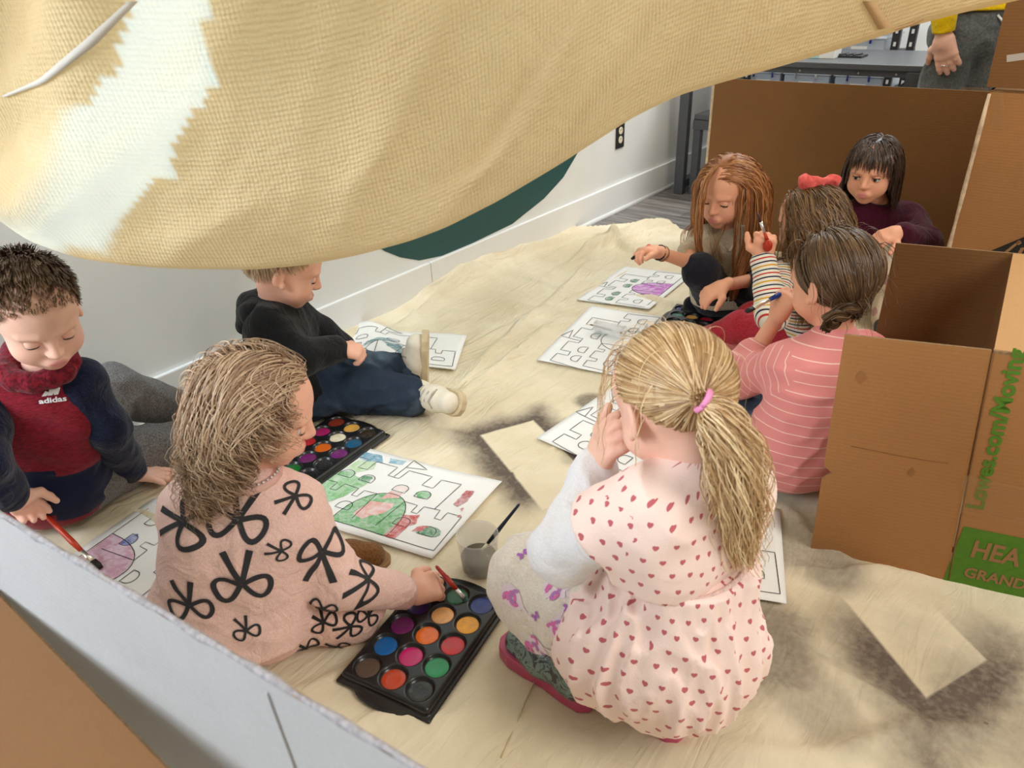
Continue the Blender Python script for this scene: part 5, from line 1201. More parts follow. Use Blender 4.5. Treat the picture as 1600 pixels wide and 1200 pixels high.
def fl2(p, i): m_ = len(p); q = p-CR; q = q/np.linalg.norm(q, axis=1)[:, None]; return q*(.22 if i > 8 else .0)+g*(.75 if i > 5 else .2)+np.stack([np.sign(v[:m_, 0])*.3*(i < 6), -(.35+.9*fr_[:m_])*(1 if i < 8 else .25), np.zeros(m_)], -1)
ln = .0068+.0030*rs.rand(n)
P = grow(v, J['R'], 20, ln, fl2, .30, .7, .002+.014*rs.rand(n), .12, FACE+body_cols(J, .05, .08), 3, .013, .048, 150, cw=.85, wd=.062)
P2 = grow(v[:700], J['R'], 20, ln[:700]*1.05, fl2, .3, .7, .010+.014*rs.rand(700), .25, FACE+body_cols(J, .05, .08), 4, .015, .044, 80, cw=.88, wd=.062)
hair_obj(J, 'curly_hair', [(P, .0010, .0005, tn(n, 3)), (P2, .0009, .0004, tn(700, 4, .45, 1.1))], hm2, cap_tone=.4, off=.004)
nkp = [J['nk']+UP*.022+RT*.048*math.cos(a)+HD*.048*math.sin(a) for a in np.linspace(0, 6.283, 40)]; mb = MB()
for q in nkp: mb.add(*ball(q, .0024, 6, 4))
mb.mk('bead_necklace', plain('bead_silver', (.7, .72, .7), .25, .6, metal=.4), root, True)
tip = G(735, 946, .024); tl_ = G(681, 884, .085); brush(tip, lerp(tip, tl_, 1.0), 'dark red paint brush dipping into the green paint pan', plain('handle_dred', rgb(176, 44, 22), .3, .5), plain('bristle_green', (.02, .05, .035), .4), .018, .022, .0042, .6, 1.6)

# ================================================== boy in black with jeans
J = {}
J['pv'] = G(452, 605, .10); J['nk'] = D(425, 478, dep(J['pv'])-.0); J['hc'] = D(444, 414, dep(J['nk']))
J['shR'] = D(418, 510, dep(J['nk'])-.08); J['shL'] = D(450, 485, dep(J['nk'])+.08)
J['elR'] = D(468, 560, 1.62); J['wrR'] = D(530, 545, 1.70); J['elL'] = D(500, 520, 1.86); J['wrL'] = D(540, 545, 1.88)
J['hpR'] = G(480, 612, .085); J['knR'] = G(570, 608, .085); J['anR'] = G(652, 622, .062); J['hpL'] = G(478, 588, .085); J['knL'] = G(565, 583, .095); J['anL'] = G(642, 585, .06)
uR = N(.9*RT-.25*UP+.1*HD)
root = person(J, 'boy in black shirt and jeans sitting by the wall, head half hidden by the drape', SK1, .88*RT+.25*HD-.42*UP, s=1.0, hands=[(J['wrR'], uR, -UP+.2*HD, 1, dict(curl=(.8, .85, .9, .9), s=1.1, tc=.8))], lids=(-.30, -.5), brow=plain('brow_blond', (.36, .25, .15), .8))
blackc = fabric('black_jersey', (.012, .012, .013), (.007, .007, .008), 300)
S = SDF(); torso(S, J, .082, .046, .08, .035, 1.); S.cut(J['pv']-UP*.05, -UP)
for q in 'LR': S.rc(J['sh'+q], J['el'+q], .045, .042, .02); S.rc(J['el'+q], lerp(J['el'+q], J['wr'+q], .93), .042, .032, .02)
jb = solid('black_shirt', S, .0042, blackc, root, (.0045, (12, 12, 14), 31))
S = SDF(); S.rc(J['nk']-RT*.03-HD*.05+UP*.0, J['nk']-RT*.03+HD*.05, .034, .034, .02); S.rc(J['nk']-RT*.05+UP*.0, J['nk']-RT*.075-UP*.05, .04, .026, .02); solid('hood', S, .004, blackc, root, (.003, (14, 14, 14), 4))
S = SDF(); S.rc(lerp(J['shR'], J['pv'], .35)-HD*.044-RT*.022, lerp(J['shR'], J['pv'], .8)-HD*.044-RT*.022, .022, .024, .01); solid('side_panel', S, .004, fabric('charcoal_panel', (.06, .06, .065)), root)
dn = denim('denim_dark', rgb(44, 56, 72), rgb(92, 106, 120)); S = SDF(); S.rc(J['hpL'], J['hpR'], .074, .074, .03)
for q in 'LR': S.rc(J['hp'+q], J['kn'+q], .068, .056, .025); S.rc(J['kn'+q], lerp(J['kn'+q], J['an'+q], .82), .056, .052, .025)
jn = solid('jeans', S, .0042, dn, root, (.007, (14, 14, 14), 41))
for q in 'LR':
    d = N(J['an'+q]-J['kn'+q]); ring(jn, 'cuff', J['an'+q]-d*.04, J['an'+q]-d*.012, .052, .051, denim('denim_cuff_'+q, rgb(56, 70, 88), rgb(110, 120, 130)))
wl_ = plain('shoe_white', rgb(226, 216, 196), .5, .4, .1, 30); so_ = plain('sole_cream', rgb(206, 186, 150), .7, .3, .15, 40); lc_ = plain('lace_grey', rgb(170, 160, 146), .8)
upr = N(-.75*RT+.45*UP-.35*HD); shoe(root, J['anR']-upr*.05+RT*.012+UP*.012, N(-.6*HD+.15*UP+.5*RT), upr, wl_, so_, 1.12, .0, 'sneaker', .016, lc_)
shoe(root, J['anL']+RT*.050+UP*.0, N(UP*.97-.1*HD+.1*RT), -RT, wl_, so_, 1.15, .0, 'sneaker', .016, lc_)
v = roots(2200, 8); hm3 = hair_mat('hair_blond_short', rgb(120, 92, 60), rgb(170, 136, 98), rgb(206, 176, 134))
P = grow(v, J['R'], 6, .003+.004*np.clip(hairline(v), 0, 1), lambda p, i: np.broadcast_to(np.array([0, .3, -.3]), p.shape), .0, .7, .001, .5, seed=2); hair_obj(J, 'hair', [(P, .0010, .0004, tn(len(v), 12))], hm3, cap_tone=.5)
t0 = G(573, 563, .022); brush(t0, lerp(t0, G(545, 543, .075), 1.5), 'small green paint brush in the hand of the boy in black', plain('handle_green', rgb(60, 160, 80), .4), plain('bristle_teal', (.05, .1, .12), .5), .014, .016, .0036, .7, 1.4)

# ================================================== ponytail girl squatting in the heart print dress
J = {}
J['pv'] = G(1045, 985, .19); J['nk'] = D(1088, 752, dep(J['pv'])+.0); J['hc'] = D(1052, 624, dep(J['nk'])+.055)
J['shL'] = D(1012, 800, dep(J['nk'])-.04); J['shR'] = D(1165, 762, dep(J['nk'])+.06)
J['elL'] = B(J['shL'], 880, 862, .165, True); J['wrL'] = B(J['elL'], 935, 722, .145, True)
J['elR'] = J['shR']+np.array([-.14, .03, -.10]); J['wrR'] = J['elR']+np.array([-.12, -.02, -.06])
J['hpL'] = J['pv']+np.array([-.02, -.06, 0]); J['hpR'] = J['pv']+np.array([0, .06, 0])
J['knL'] = B(J['hpL'], 832, 905, .215, True); J['anL'] = np.array([*G(866, 1094)[:2], .09])+np.array([0, .028, 0]); J['knR'] = J['knL']+np.array([.04, .16, -.02]); J['anR'] = np.array([-.36, .74, .07])
uL = N(J['hc']-RT*.06+UP*.0-J['wrL']+UP*.02)
root = person(J, 'blond ponytail girl squatting in a pink heart print dress, hand at her face', SK3, np.array([-.80, .42, -.48]), s=.96, hands=[(J['wrL'], uL, N(RT+.3*HD-.2*UP), 1, dict(curl=(.25, .3, .35, .4), s=1.15, tc=.3)), (J['wrR'], N(np.array([-1, 0, -.3])), -UP, -1, dict(curl=(.4, .4, .4, .4)))], lids=(-.3, -.5))
hp = hearts('heart_print', rgb(250, 224, 214), rgb(196, 104, 112), .0235, .145)
ta = [(J['pv']-UP*.12, J['nk'], .12), (J['shL'], J['elL'], .045), (J['shR'], J['elR'], .045)]
S = SDF(); torso(S, J, .078, .05, .07, .035, 1.05)
for q in 'LR': S.cc(lerp(J['sh'+q], J['nk'], .3), lerp(J['sh'+q], J['el'+q], .52), .050, .058, .03)
S.cut(lerp(J['pv'], J['nk'], .54), -N(J['nk']-J['pv'])); bod = solid('dress_bodice', S, .0038, hp, root, (.0035, (10, 10, 13), 51), ta)
wa = lerp(J['pv'], J['nk'], .57); S = SDF(); ax_ = N(J['nk']-J['pv'])
S.rc(wa, J['pv'], .090, .116, .03); S.el(J['pv']+HD*.03+np.array([.0, .0, -.030]), (.116, .114, .088), None, .04); S.rc(J['pv']-UP*.02, lerp(J['hpL'], J['knL'], .16)-UP*.01, .108, .085, .05); S.rc(J['pv'], lerp(J['hpR'], J['knR'], .4), .108, .085, .05); S.cut(wa, ax_); S.cut(np.array([0, 0, .075]), -UP)
skv = solid('dress_skirt', S, .0042, hp, bod, (.011, (22, 22, 5), 61), ta)
fr = frame(np.array([-1, .2, 0.])); mb = MB(); mb.tube([wa+fr[0]*.088*math.cos(a)*1.18+fr[1]*.082*math.sin(a)-ax_*.002 for a in np.linspace(0, 6.283, 40)], .0035, 6); mb.mk('waist_seam', fabric('pink_plain', rgb(240, 206, 196)), bod, True)
pts = [J['nk']+UP*.010+fr[0]*.046*math.cos(a)+fr[1]*(.046*math.sin(a)+.004) for a in np.linspace(0, 6.283, 21)]; MB().tube(pts, .009, 8).mk('collar', fabric('white_knit', rgb(247, 246, 248), rgb(238, 237, 241), 380), bod, True)
S = SDF(); S.rc(lerp(J['shL'], J['elL'], .3), J['elL'], .042, .041, .02); S.rc(J['elL'], lerp(J['elL'], J['wrL'], .9), .041, .031, .02); us = solid('white_sleeve', S, .0036, fabric('white_knit', rgb(238, 236, 238)), root, (.005, (14, 14, 10), 71))
d = N(J['wrL']-J['elL']); ring(us, 'cuff', J['wrL']-d*.03, J['wrL']-d*.0, .031, .029, fabric('white_knit', rgb(238, 236, 238)))
S = SDF(); S.rc(lerp(J['shR'], J['elR'], .3), J['elR'], .040, .036, .02); S.rc(J['elR'], J['wrR'], .036, .029, .02); solid('white_sleeve', S, .004, fabric('white_knit', rgb(238, 236, 238)), root, (.005, (14, 14, 10), 72))
S = SDF(); S.rc(J['hpL'], J['knL'], .062, .064, .03); S.rc(J['knL'], lerp(J['knL'], J['anL'], .55), .064, .054, .03); S.rc(lerp(J['knL'], J['anL'], .25)+np.array([.06, -.0, .01]), J['hpL']-UP*.02, .045, .055, .05); S.cut(np.array([0, 0, .098]), -UP); uni = fabric('oatmeal_fleece', rgb(242, 232, 220), rgb(230, 220, 206), 300)
pt = solid('trousers', S, .0038, uni, root, (.007, (13, 13, 13), 81)); S = SDF(); leg(S, J, 'R', (.07, .06, .045), .03); solid('trousers', S, .0045, uni, root, (.006, (13, 13, 13), 82))
mag = plain('print_magenta', rgb(222, 120, 178), .9); lil = plain('print_lilac', rgb(186, 130, 190), .9); pal_ = plain('print_pale', rgb(236, 216, 224), .9)
def curlies(n, r, sd):
    q = random.Random(sd); out = []
    for i in range(n):
        a0 = q.uniform(0, 6.28); c = np.array([q.uniform(-r, r), q.uniform(-r, r)])*.6; out.append(strip(dens([c+np.array([math.cos(a0+t*2.6), math.sin(a0+t*2.6)])*r*(.25+.3*t) for t in np.linspace(0, 1, 7)], .003), .0052))
    return out
def blobd(r, sd, ax=1.): q = random.Random(sd); return [fan([(r*ax*math.cos(a)*(1+q.uniform(-.2, .2)), r*math.sin(a)*(1+q.uniform(-.2, .2))) for a in np.linspace(0, 6.283, 13)[:-1]], 2)]
horn = [([(.018, .004), (.022, -.004), (.042, -.008)], [(0, 1, 2)])]
for k, (x, y, rt_) in enumerate([(800, 932, -.5), (868, 920, -.6), (795, 990, .2), (872, 985, 1.5), (838, 1010, .4)]):
    decal('unicorn_head', pt, x, y, blobd(.017, k, 1.3)+horn, pal_, rt_, .0014); decal('unicorn_mane', pt, x-4, y-2, curlies(5, .019, k), mag, rt_, .0022); decal('unicorn_mane', pt, x+5, y+5, curlies(2, .017, k+50), lil, rt_, .0026)
fly = [fan([(0, 0), (.006, .007), (.011, .004), (.007, 0), (.010, -.006), (.004, -.006)], 1), fan([(0, 0), (-.006, .007), (-.011, .004), (-.007, 0), (-.010, -.006), (-.004, -.006)], 1)]
for x, y, rt_ in [(817, 866, .6), (838, 962, .9), (766, 955, .4), (890, 950, 0.)]: decal('butterfly_print', pt, x, y, fly, plain('print_violet', rgb(178, 110, 190), .9), rt_, .002, .9)
boot_m = camo('boot_print'); bs = plain('boot_pink', rgb(196, 78, 112), .35, .5, .1, 30)
toe = N(G(780, 1022)-G(893, 1108)); shoe(root, np.array([*G(866, 1094)[:2], .008])+np.array([0, .028, 0]), toe, UP, boot_m, bs, 1.12, .05, 'rain_boot', .024)
shoe(root, np.array([*G(1012, 1150)[:2], .008])+np.array([-.015, .035, 0]), N(np.array([-1., .2, .0])), UP, boot_m, bs, 1.12, .04, 'rain_boot', .024)
hm4 = hair_mat('hair_blond', rgb(116, 84, 50), rgb(186, 146, 98), rgb(240, 214, 170), .36)
gp = scalp(J, 1092, 622, .016); v = roots(4200, 21); n = len(v)
def fl4(p, i): d = gp-p; dn_ = np.linalg.norm(d, axis=1)[:, None]; q = (p-CR)/RR; nn = q/np.linalg.norm(q, axis=1)[:, None]; d = d/np.maximum(dn_, .004); return d-nn*np.maximum((d*nn).sum(1), -9)[:, None]*.6*(dn_ > .03)
P0_ = CR+v*RR; dist = np.linalg.norm(P0_-gp, axis=1); ang_ = dist*1.22
P = grow(v, J['R'], 16, np.maximum(ang_/15, .001), fl4, .0, .35, .002+.005*np.random.RandomState(3).rand(n), .05, seed=5)
w_ = np.linspace(0, 1, 17)[:, None, None]**4; P = P*(1-w_)+(gp+np.random.RandomState(4).normal(size=(1, n, 3))*.004)*w_
ds = dep(J['hc'])
tailp = [gp]+[loc(J, D(x, y, ds+o)) for x, y, o in [(1108, 632, -.095), (1132, 668, -.115), (1150, 720, -.12), (1155, 780, -.115), (1150, 835, -.105), (1160, 885, -.10)]]
B1 = bundle(tailp, 1500, [.006, .015, .024, .029, .031, .028, .018], 5, 24, .002, .12, .30); B2 = bundle([q+np.array([.0, .0, 0]) for q in tailp], 420, [.006, .019, .032, .040, .042, .040, .034], 6, 24, .006, .10, .4)
wisp = grow(roots(160, 33, hairline, lambda v: (np.arctan2(np.abs(v[:, 0]), v[:, 1]) < 1.3)*.9+.05), J['R'], 16, .0075, lambda p, i: np.broadcast_to(np.array([0, .2, -.3]), p.shape), .35, .8, .012, .35, FACE, 7, .002, .06)
hair_obj(J, 'ponytail_hair', [(P, .0010, .0009, tn(n, 22)), (B1, .0012, .0005, tn(1500, 23, .3, 1.15)), (B2, .0010, .0004, tn(420, 24, .3, 1.15)), (wisp, .0006, .0003, tn(wisp.shape[1], 25, .5, 1.1))], hm4, cap_tone=.3, off=.003)
gw = J['hc']+(gp@J['R'])*J['s']; td = N(J['hc']+(tailp[1]@J['R'])*J['s']-gw); x_ = N(np.cross(td, UP)); y_ = np.cross(td, x_)
MB().tube([gw+td*.006+(x_*math.cos(a)+y_*math.sin(a))*.0125 for a in np.linspace(0, 6.283, 21)], .0042, 7).mk('hair_tie', plain('tie_pink', rgb(240, 150, 196), .5), root, True)

# ================================================== red haired girl, cross-legged at the far drawing
J = {}
J['pv'] = G(1142, 452, .10); J['nk'] = D(1130, 364, dep(J['pv'])-.03); J['hc'] = D(1135, 298, dep(J['nk'])-.03)
J['shR'] = D(1088, 380, dep(J['nk'])); J['shL'] = D(1180, 384, dep(J['nk'])-.02)
J['elR'] = D(1076, 410, 2.14); J['wrR'] = D(1028, 394, 2.06); J['elL'] = D(1184, 436, 2.16); J['wrL'] = D(1132, 446, 2.05)
J['hpR'] = J['pv']-.06*RT-.03*HD; J['hpL'] = J['pv']+.06*RT-.03*HD
J['knR'] = D(1094, 424, 2.12); J['anR'] = G(1138, 462, .07); J['knL'] = D(1198, 446, 2.10); J['anL'] = G(1118, 458, .07)
uR = N(-.85*RT+.18*UP-.2*HD); uL = N(-.85*RT-.35*UP-.2*HD)
root = person(J, 'red haired girl in a cream top and black leggings holding a brush over her drawing', SK2, -.66*HD-.60*RT-.17*UP, s=1.0, hands=[(J['wrR'], uR, -UP-.4*HD, 1, dict(curl=(.7, .75, .8, .8), s=1.15, tc=.8)), (J['wrL'], uL, -UP+.2*HD, 1, dict(curl=(.35, .4, .45, .5), s=1.15))], lids=(-.22, -.5), brow=plain('brow_auburn', (.30, .16, .08), .8))
S = SDF(); torso(S, J, .08, .045, .08, .035, 1.); S.cut(J['pv']-UP*.03, -UP)
for q in 'LR': S.cc(lerp(J['sh'+q], J['nk'], .3), lerp(J['sh'+q], J['el'+q], .62), .046, .043, .02)
ct = solid('cream_top', S, .0042, fabric('cream_jersey', rgb(206, 192, 168), rgb(184, 168, 142), 300), root, (.0045, (13, 13, 13), 91))
for q in (-1, 1): MB().tube([J['nk']+RT*q*.045-HD*.035+UP*.012, J['nk']-HD*.075-UP*.035+RT*q*.004], .004, 6).mk('neckline', fabric('cream_trim', rgb(216, 204, 182)), ct, True)
S = SDF(); S.rc(J['hpL'], J['hpR'], .076, .076, .03)
for q in 'LR': leg(S, J, q, (.060, .050, .034), .02)
solid('leggings', S, .0042, fabric('black_leggings', (.012, .012, .02)), root, (.004, (14, 14, 14), 95))
sal = fabric('salmon_knit', rgb(214, 128, 108), rgb(196, 108, 92)); shoe(root, G(1146, 468, .045), N(.1*RT-.85*HD-.25*UP), UP, sal, plain('sole_salmon', rgb(220, 150, 130), .7), 1.05, .0, 'sneaker', .016, plain('lace_coral', rgb(224, 150, 130), .8))
shoe(root, J['anL']-UP*.05-RT*.01, N(-RT-.4*HD), UP, fabric('black_leggings', (.012, .012, .02)), plain('sole_black', (.02, .02, .02)), 1.0)
for k, c in ((0, rgb(40, 34, 40)), (1, rgb(150, 110, 80))):
    p = lerp(J['wrR'], J['elR'], .05+.11*k); x_ = N(np.cross(N(J['elR']-J['wrR']), UP)); y_ = np.cross(N(J['elR']-J['wrR']), x_)
    MB().tube([p+(x_*math.cos(a)+y_*math.sin(a))*.0215 for a in np.linspace(0, 6.283, 17)], .0028, 6).mk('bracelet', plain('band_%d' % k, c, .5), root, True)
hm5 = hair_mat('hair_auburn', rgb(92, 52, 28), rgb(156, 98, 56), rgb(206, 150, 96), .33)
v = roots(3400, 41, lambda v: hairline(v)+.16); n = len(v); rs = np.random.RandomState(2); sgx = np.where(v[:, 0] > 0.02, 1., -1.); g = J['R']@np.array([0, 0, -1.])
def fl5(p, i): w_ = max(0, 1-i/6); return np.stack([sgx*1.0*w_, np.where(v[:, 0] < 0, -.95, -.5)*w_-.12, np.zeros(n)], -1)+g*.8*(1-w_)
P = grow(v, J['R'], 24, .0125+.003*rs.rand(n), fl5, .3, .6, .002+.008*rs.rand(n), .1, FACE+[(np.array([q*.072, .02, -.02]), np.array([.012, .03, .05])) for q in (-1, 1)]+body_cols(J, .05, .085), 6, .0012, .07, 260, gd=6)
wq = lambda x, y, o: loc(J, D(x, y, dep(J['hc'])+o)); LK = []
for pts_, rd_, nn_ in [([(1122, 258, -.04), (1104, 280, -.075), (1095, 315, -.085), (1092, 350, -.075), (1090, 385, -.07), (1102, 418, -.075)], [.006, .010, .012, .014, .014, .006], 330), ([(1176, 296, .01), (1184, 330, -.01), (1178, 365, -.04), (1162, 405, -.075), (1150, 440, -.085), (1143, 470, -.09)], [.010, .016, .02, .022, .02, .010], 520), ([(1172, 290, .03), (1190, 340, .02), (1196, 390, .0), (1196, 440, -.01)], [.012, .022, .024, .012], 420)]:
    LK.append((bundle([wq(*q) for q in pts_], nn_, rd_, 900+nn_, 22, .0015, .1, .3, .6), .0011, .0005, tn(nn_, nn_)))
hair_obj(J, 'long_hair', [(P, .0011, .0005, tn(n, 42))]+LK, hm5, cap_tone=.35, off=.005, line=lambda v: hairline(v)+.16)
gr_ = J['wrR']+uR*.062-UP*.010; t0 = D(987, 405, dep(gr_)-.01); brush(t0, lerp(t0, gr_, 2.7), 'red paint brush with dark tip in the red haired girl\'s hand', plain('handle_coral', rgb(220, 92, 74), .35), plain('bristle_black', (.02, .014, .014)), .018, .02, .0042, .6, 1.6)

# ================================================== girl with the coral hair bow, seen from behind
J = {}
J['pv'] = G(1280, 525, .10); J['nk'] = D(1268, 412, dep(J['pv'])); J['hc'] = D(1266, 346, dep(J['nk'])-.0)
J['shL'] = D(1226, 435, dep(J['nk'])-.04); J['shR'] = D(1306, 425, dep(J['nk'])+.08)
J['elL'] = B(J['shL'], 1206, 492, .165, False); J['wrL'] = B(J['elL'], 1192, 405, .15, True); J['elR'] = J['shR']+HD*.1-UP*.13; J['wrR'] = J['elR']-RT*.13
J['hpL'] = J['pv']-.02*RT-.06*HD; J['hpR'] = J['pv']-.02*RT+.06*HD
J['knL'] = G(1160, 512, .10); J['anL'] = G(1112, 528, .045); J['knR'] = G(1178, 497, .10); J['anR'] = G(1160, 538, .05)
root = person(J, 'long haired girl with a coral bow and striped sleeves holding a brush upright', SK2, -.55*RT+.80*HD-.15*UP, s=.93, hands=[(J['wrL'], UP+.0*RT, N(RT*.2+HD), 1, dict(curl=(.8, .85, .9, .95), s=1.1, tc=.9))], lids=(-.1, -.45))
S = SDF(); torso(S, J, .078, .045, .08, .035, 1.); sm = rainbow('rainbow_stripes')
for q in 'LR': S.rc(J['sh'+q], J['el'+q], .042, .038, .02); S.rc(J['el'+q], lerp(J['el'+q], J['wr'+q], .93), .038, .030, .02)
solid('striped_top', S, .0042, sm, root, (.004, (13, 13, 13), 101), [(J['pv'], J['nk'], .09)]+[x for q in 'LR' for x in ((J['sh'+q], J['el'+q], .04), (J['el'+q], J['wr'+q], .035))])
S = SDF(); S.rc(J['hpL'], J['hpR'], .076, .076, .03)
for q in 'LR': S.rc(J['hp'+q], J['kn'+q], .058, .050, .02); S.rc(J['kn'+q], lerp(J['kn'+q], J['an'+q], .7), .050, .040, .02)
solid('leggings', S, .0042, fabric('coral_leggings', rgb(186, 54, 66), rgb(164, 42, 54)), root, (.003, (12, 12, 12), 103))
S = SDF(); S.rc(lerp(J['knL'], J['anL'], .45), J['anL']-RT*.01, .040, .036, .02); S.rc(J['anL'], J['anL']-RT*.05-UP*.012, .036, .026, .02); solid('sock', S, .004, fabric('pink_sock', rgb(216, 116, 112)), root)
shoe(root, G(1150, 556, .008), N(-.8*RT+.3*HD), UP, fabric('rose_shoe', rgb(206, 120, 112)), plain('sole_rose', rgb(214, 150, 136), .7), 1.0)
hm6 = hair_mat('hair_brown_wavy', rgb(62, 44, 28), rgb(108, 80, 52), rgb(160, 126, 86), .36); v = roots(3200, 61); n = len(v); rs = np.random.RandomState(6); g = J['R']@np.array([0, 0, -1.])
def fl6(p, i): w_ = max(0, 1-i/10); return np.broadcast_to(np.array([0, -.9*w_, .1*w_]), p.shape)+g*.7
P = grow(v, J['R'], 24, .0105+.004*rs.rand(n), fl6, .32, .65, .002+.011*rs.rand(n), .12, FACE+body_cols(J, .05, .085), 8, .0035, .08, 260); hair_obj(J, 'long_wavy_hair', [(P, .0012, .0005, tn(n, 62))], hm6, cap_tone=.3, off=.004)
bw = J['hc']+(scalp(J, 1279, 285, .014)@J['R'])*J['s']; S = SDF()
for q in (-1, 1): S.rc(bw+RT*q*.006, bw+RT*q*.038+UP*.004, .008, .015, .008); S.rc(bw+RT*q*.004, bw+RT*q*.012-UP*.018-HD*.004, .006, .008, .006)
S.rc(bw-RT*.004, bw+RT*.004, .011, .011, .006); solid('hair_bow', S, .003, fabric('coral_satin', rgb(236, 108, 104), rgb(220, 92, 88), 60), root, (.004, (30, 30, 30), 4))
wh = J['wrL']+UP*.055; t0 = D(1184, 334, dep(wh)); brush(t0, lerp(t0, wh-HD*.012, 1.25), 'red paint brush held upright beside the coral bow girl', plain('handle_red', rgb(206, 60, 30)), plain('bristle_maroon', (.06, .015, .02)), .022, .03, .004, .6, 1.5)
S = SDF(); S.el(wh-HD*.020-UP*.012, (.013, .008, .016), None, .01); sm_ = solid('paint_smear', S, .003, plain('smear_red', rgb(176, 50, 30), .4), root)

# ================================================== girl in the pink striped shirt, seen from behind
J = {}
J['pv'] = G(1258, 700, .10); J['nk'] = D(1302, 525, dep(J['pv'])+.04); J['hc'] = D(1303, 436, dep(J['nk'])+.03)
J['shL'] = D(1236, 572, dep(J['nk'])-.02); J['shR'] = D(1356, 552, dep(J['nk'])+.08)
J['elL'] = B(J['shL'], 1156, 588, .165, True); J['wrL'] = B(J['elL'], 1214, 496, .145, True); J['elR'] = J['shR']+HD*.08-UP*.14; J['wrR'] = J['elR']-RT*.13
J['hpL'] = J['pv']-.05*RT-.0*HD; J['hpR'] = J['pv']+.03*RT+.07*HD; J['knL'] = G(1160, 655, .08); J['anL'] = G(1085, 600, .05); J['knR'] = G(1180, 620, .09); J['anR'] = G(1100, 580, .05)
root = person(J, 'brown braided girl in a pink striped shirt and jeans beside the moving box', SK2, -.42*RT+.86*HD-.28*UP, s=1.0, hands=[(J['wrL'], N(UP*.7+RT*.3+HD*.1), N(RT+.4*HD), 1, dict(curl=(.7, .8, .85, .9), s=1.1, tc=.9))], lids=(-.2, -.5))
S = SDF(); torso(S, J, .088, .048, .092, .035, 1.05); sm = stripes('pink_stripes', rgb(222, 140, 136), rgb(240, 200, 188), .0225, .085); S.cut(J['pv']-UP*.055, -UP)
for q in 'LR': S.rc(J['sh'+q], J['el'+q], .046, .046, .025)
S.rc(J['elL'], lerp(J['elL'], J['wrL'], .35), .046, .038, .02); S.rc(J['elR'], lerp(J['elR'], J['wrR'], .8), .044, .036, .02)
solid('striped_shirt', S, .004, sm, root, (.0055, (11, 11, 13), 111), [(J['pv'], J['nk'], .1), (J['shL'], J['elL'], .045), (J['elL'], J['wrL'], .04), (J['shR'], J['elR'], .045), (J['elR'], J['wrR'], .04)])
S = SDF(); S.rc(J['hpL'], J['hpR'], .086, .086, .03)
for q in 'LR': leg(S, J, q, (.070, .058, .042), .03)
solid('jeans', S, .0042, denim('denim_grey', rgb(74, 88, 104), rgb(108, 122, 136)), root, (.007, (12, 12, 12), 113))
for q in 'LR': shoe(root, J['an'+q]-UP*.045, N(-RT+.2*HD), UP, plain('shoe_dark', (.05, .05, .06)), plain('sole_white', (.7, .7, .68)))
hm7 = hair_mat('hair_brown', rgb(52, 36, 22), rgb(88, 64, 42), rgb(132, 102, 70), .36); v = roots(3600, 71); n = len(v); gp = scalp(J, 1335, 486, .010)
def fl7(p, i): d = gp-p; dn_ = np.linalg.norm(d, axis=1)[:, None]; q = (p-CR)/RR; nn = q/np.linalg.norm(q, axis=1)[:, None]; d = d/np.maximum(dn_, .004); return d-nn*(d*nn).sum(1)[:, None]*.6*(dn_ > .03)
dist = np.linalg.norm(CR+v*RR-gp, axis=1); P = grow(v, J['R'], 16, np.maximum(dist*1.22/15, .001), fl7, .0, .4, .003+.006*np.random.RandomState(3).rand(n), .1, seed=15); w_ = np.linspace(0, 1, 17)[:, None, None]**4; P = P*(1-w_)+(gp+np.random.RandomState(4).normal(size=(1, n, 3))*.007)*w_
wp = lambda x, y, o: loc(J, D(x, y, dep(J['hc'])+o)); br = []
for k in range(3):
    c = [lerp(wp(1362, 455, -.06), wp(1290, 508, -.095), t)+(J['R']@(UP*.012*math.sin(t*9+k*2.09)-HD*.010*math.cos(t*9+k*2.09))) for t in np.linspace(0, 1, 12)]
    br.append((bundle(c, 260, [.011]*12, 80+k, 24, .0, .06, .05), .0013, .001, tn(260, 81+k)))
wsp = grow(roots(40, 75), J['R'], 14, .006, lambda p, i: np.broadcast_to(np.array([0, -.3, -.3]), p.shape), .3, .8, .018, .5, FACE, 9, .003, .05)
hair_obj(J, 'braided_hair', [(P, .0011, .0009, tn(n, 72)), (wsp, .0007, .0003, tn(wsp.shape[1], 73))]+br, hm7, cap_tone=.3, off=.004)
t0 = D(1166, 487, dep(J['wrL'])-.02); brush(t0, D(1222, 458, dep(J['wrL'])+.02), 'blue handled paint brush with a white ferrule in the braided girl\'s hand', plain('handle_blue', rgb(40, 70, 150), .35), plain('bristle_black', (.02, .014, .014)), .02, .045, .0046, .6, 1.7, (.86, .84, .8))

# ================================================== girl in maroon leaning on the back panel
J = {}
J['pv'] = G(1392, 432, .09); J['nk'] = D(1372, 316, dep(J['pv'])-.02); J['hc'] = D(1364, 264, dep(J['nk'])-.02)
J['shR'] = D(1334, 338, dep(J['nk'])); J['shL'] = D(1422, 342, dep(J['nk']))
J['elL'] = B(J['shL'], 1444, 382, .16, False); J['wrL'] = B(J['elL'], 1404, 362, .135, False); J['elR'] = J['shR']-UP*.13-RT*.04-HD*.05; J['wrR'] = J['elR']-HD*.12+RT*.05
J['hpL'] = J['pv']+.05*RT-.03*HD; J['hpR'] = J['pv']-.06*RT-.03*HD; J['knL'] = B(J['hpL'], 1404, 380, .22, False); J['anL'] = G(1382, 500, .05); J['knR'] = J['hpR']-HD*.17+UP*.10-RT*.06; J['anR'] = J['knR']-HD*.1+RT*.05; J['anR'][2] = .05
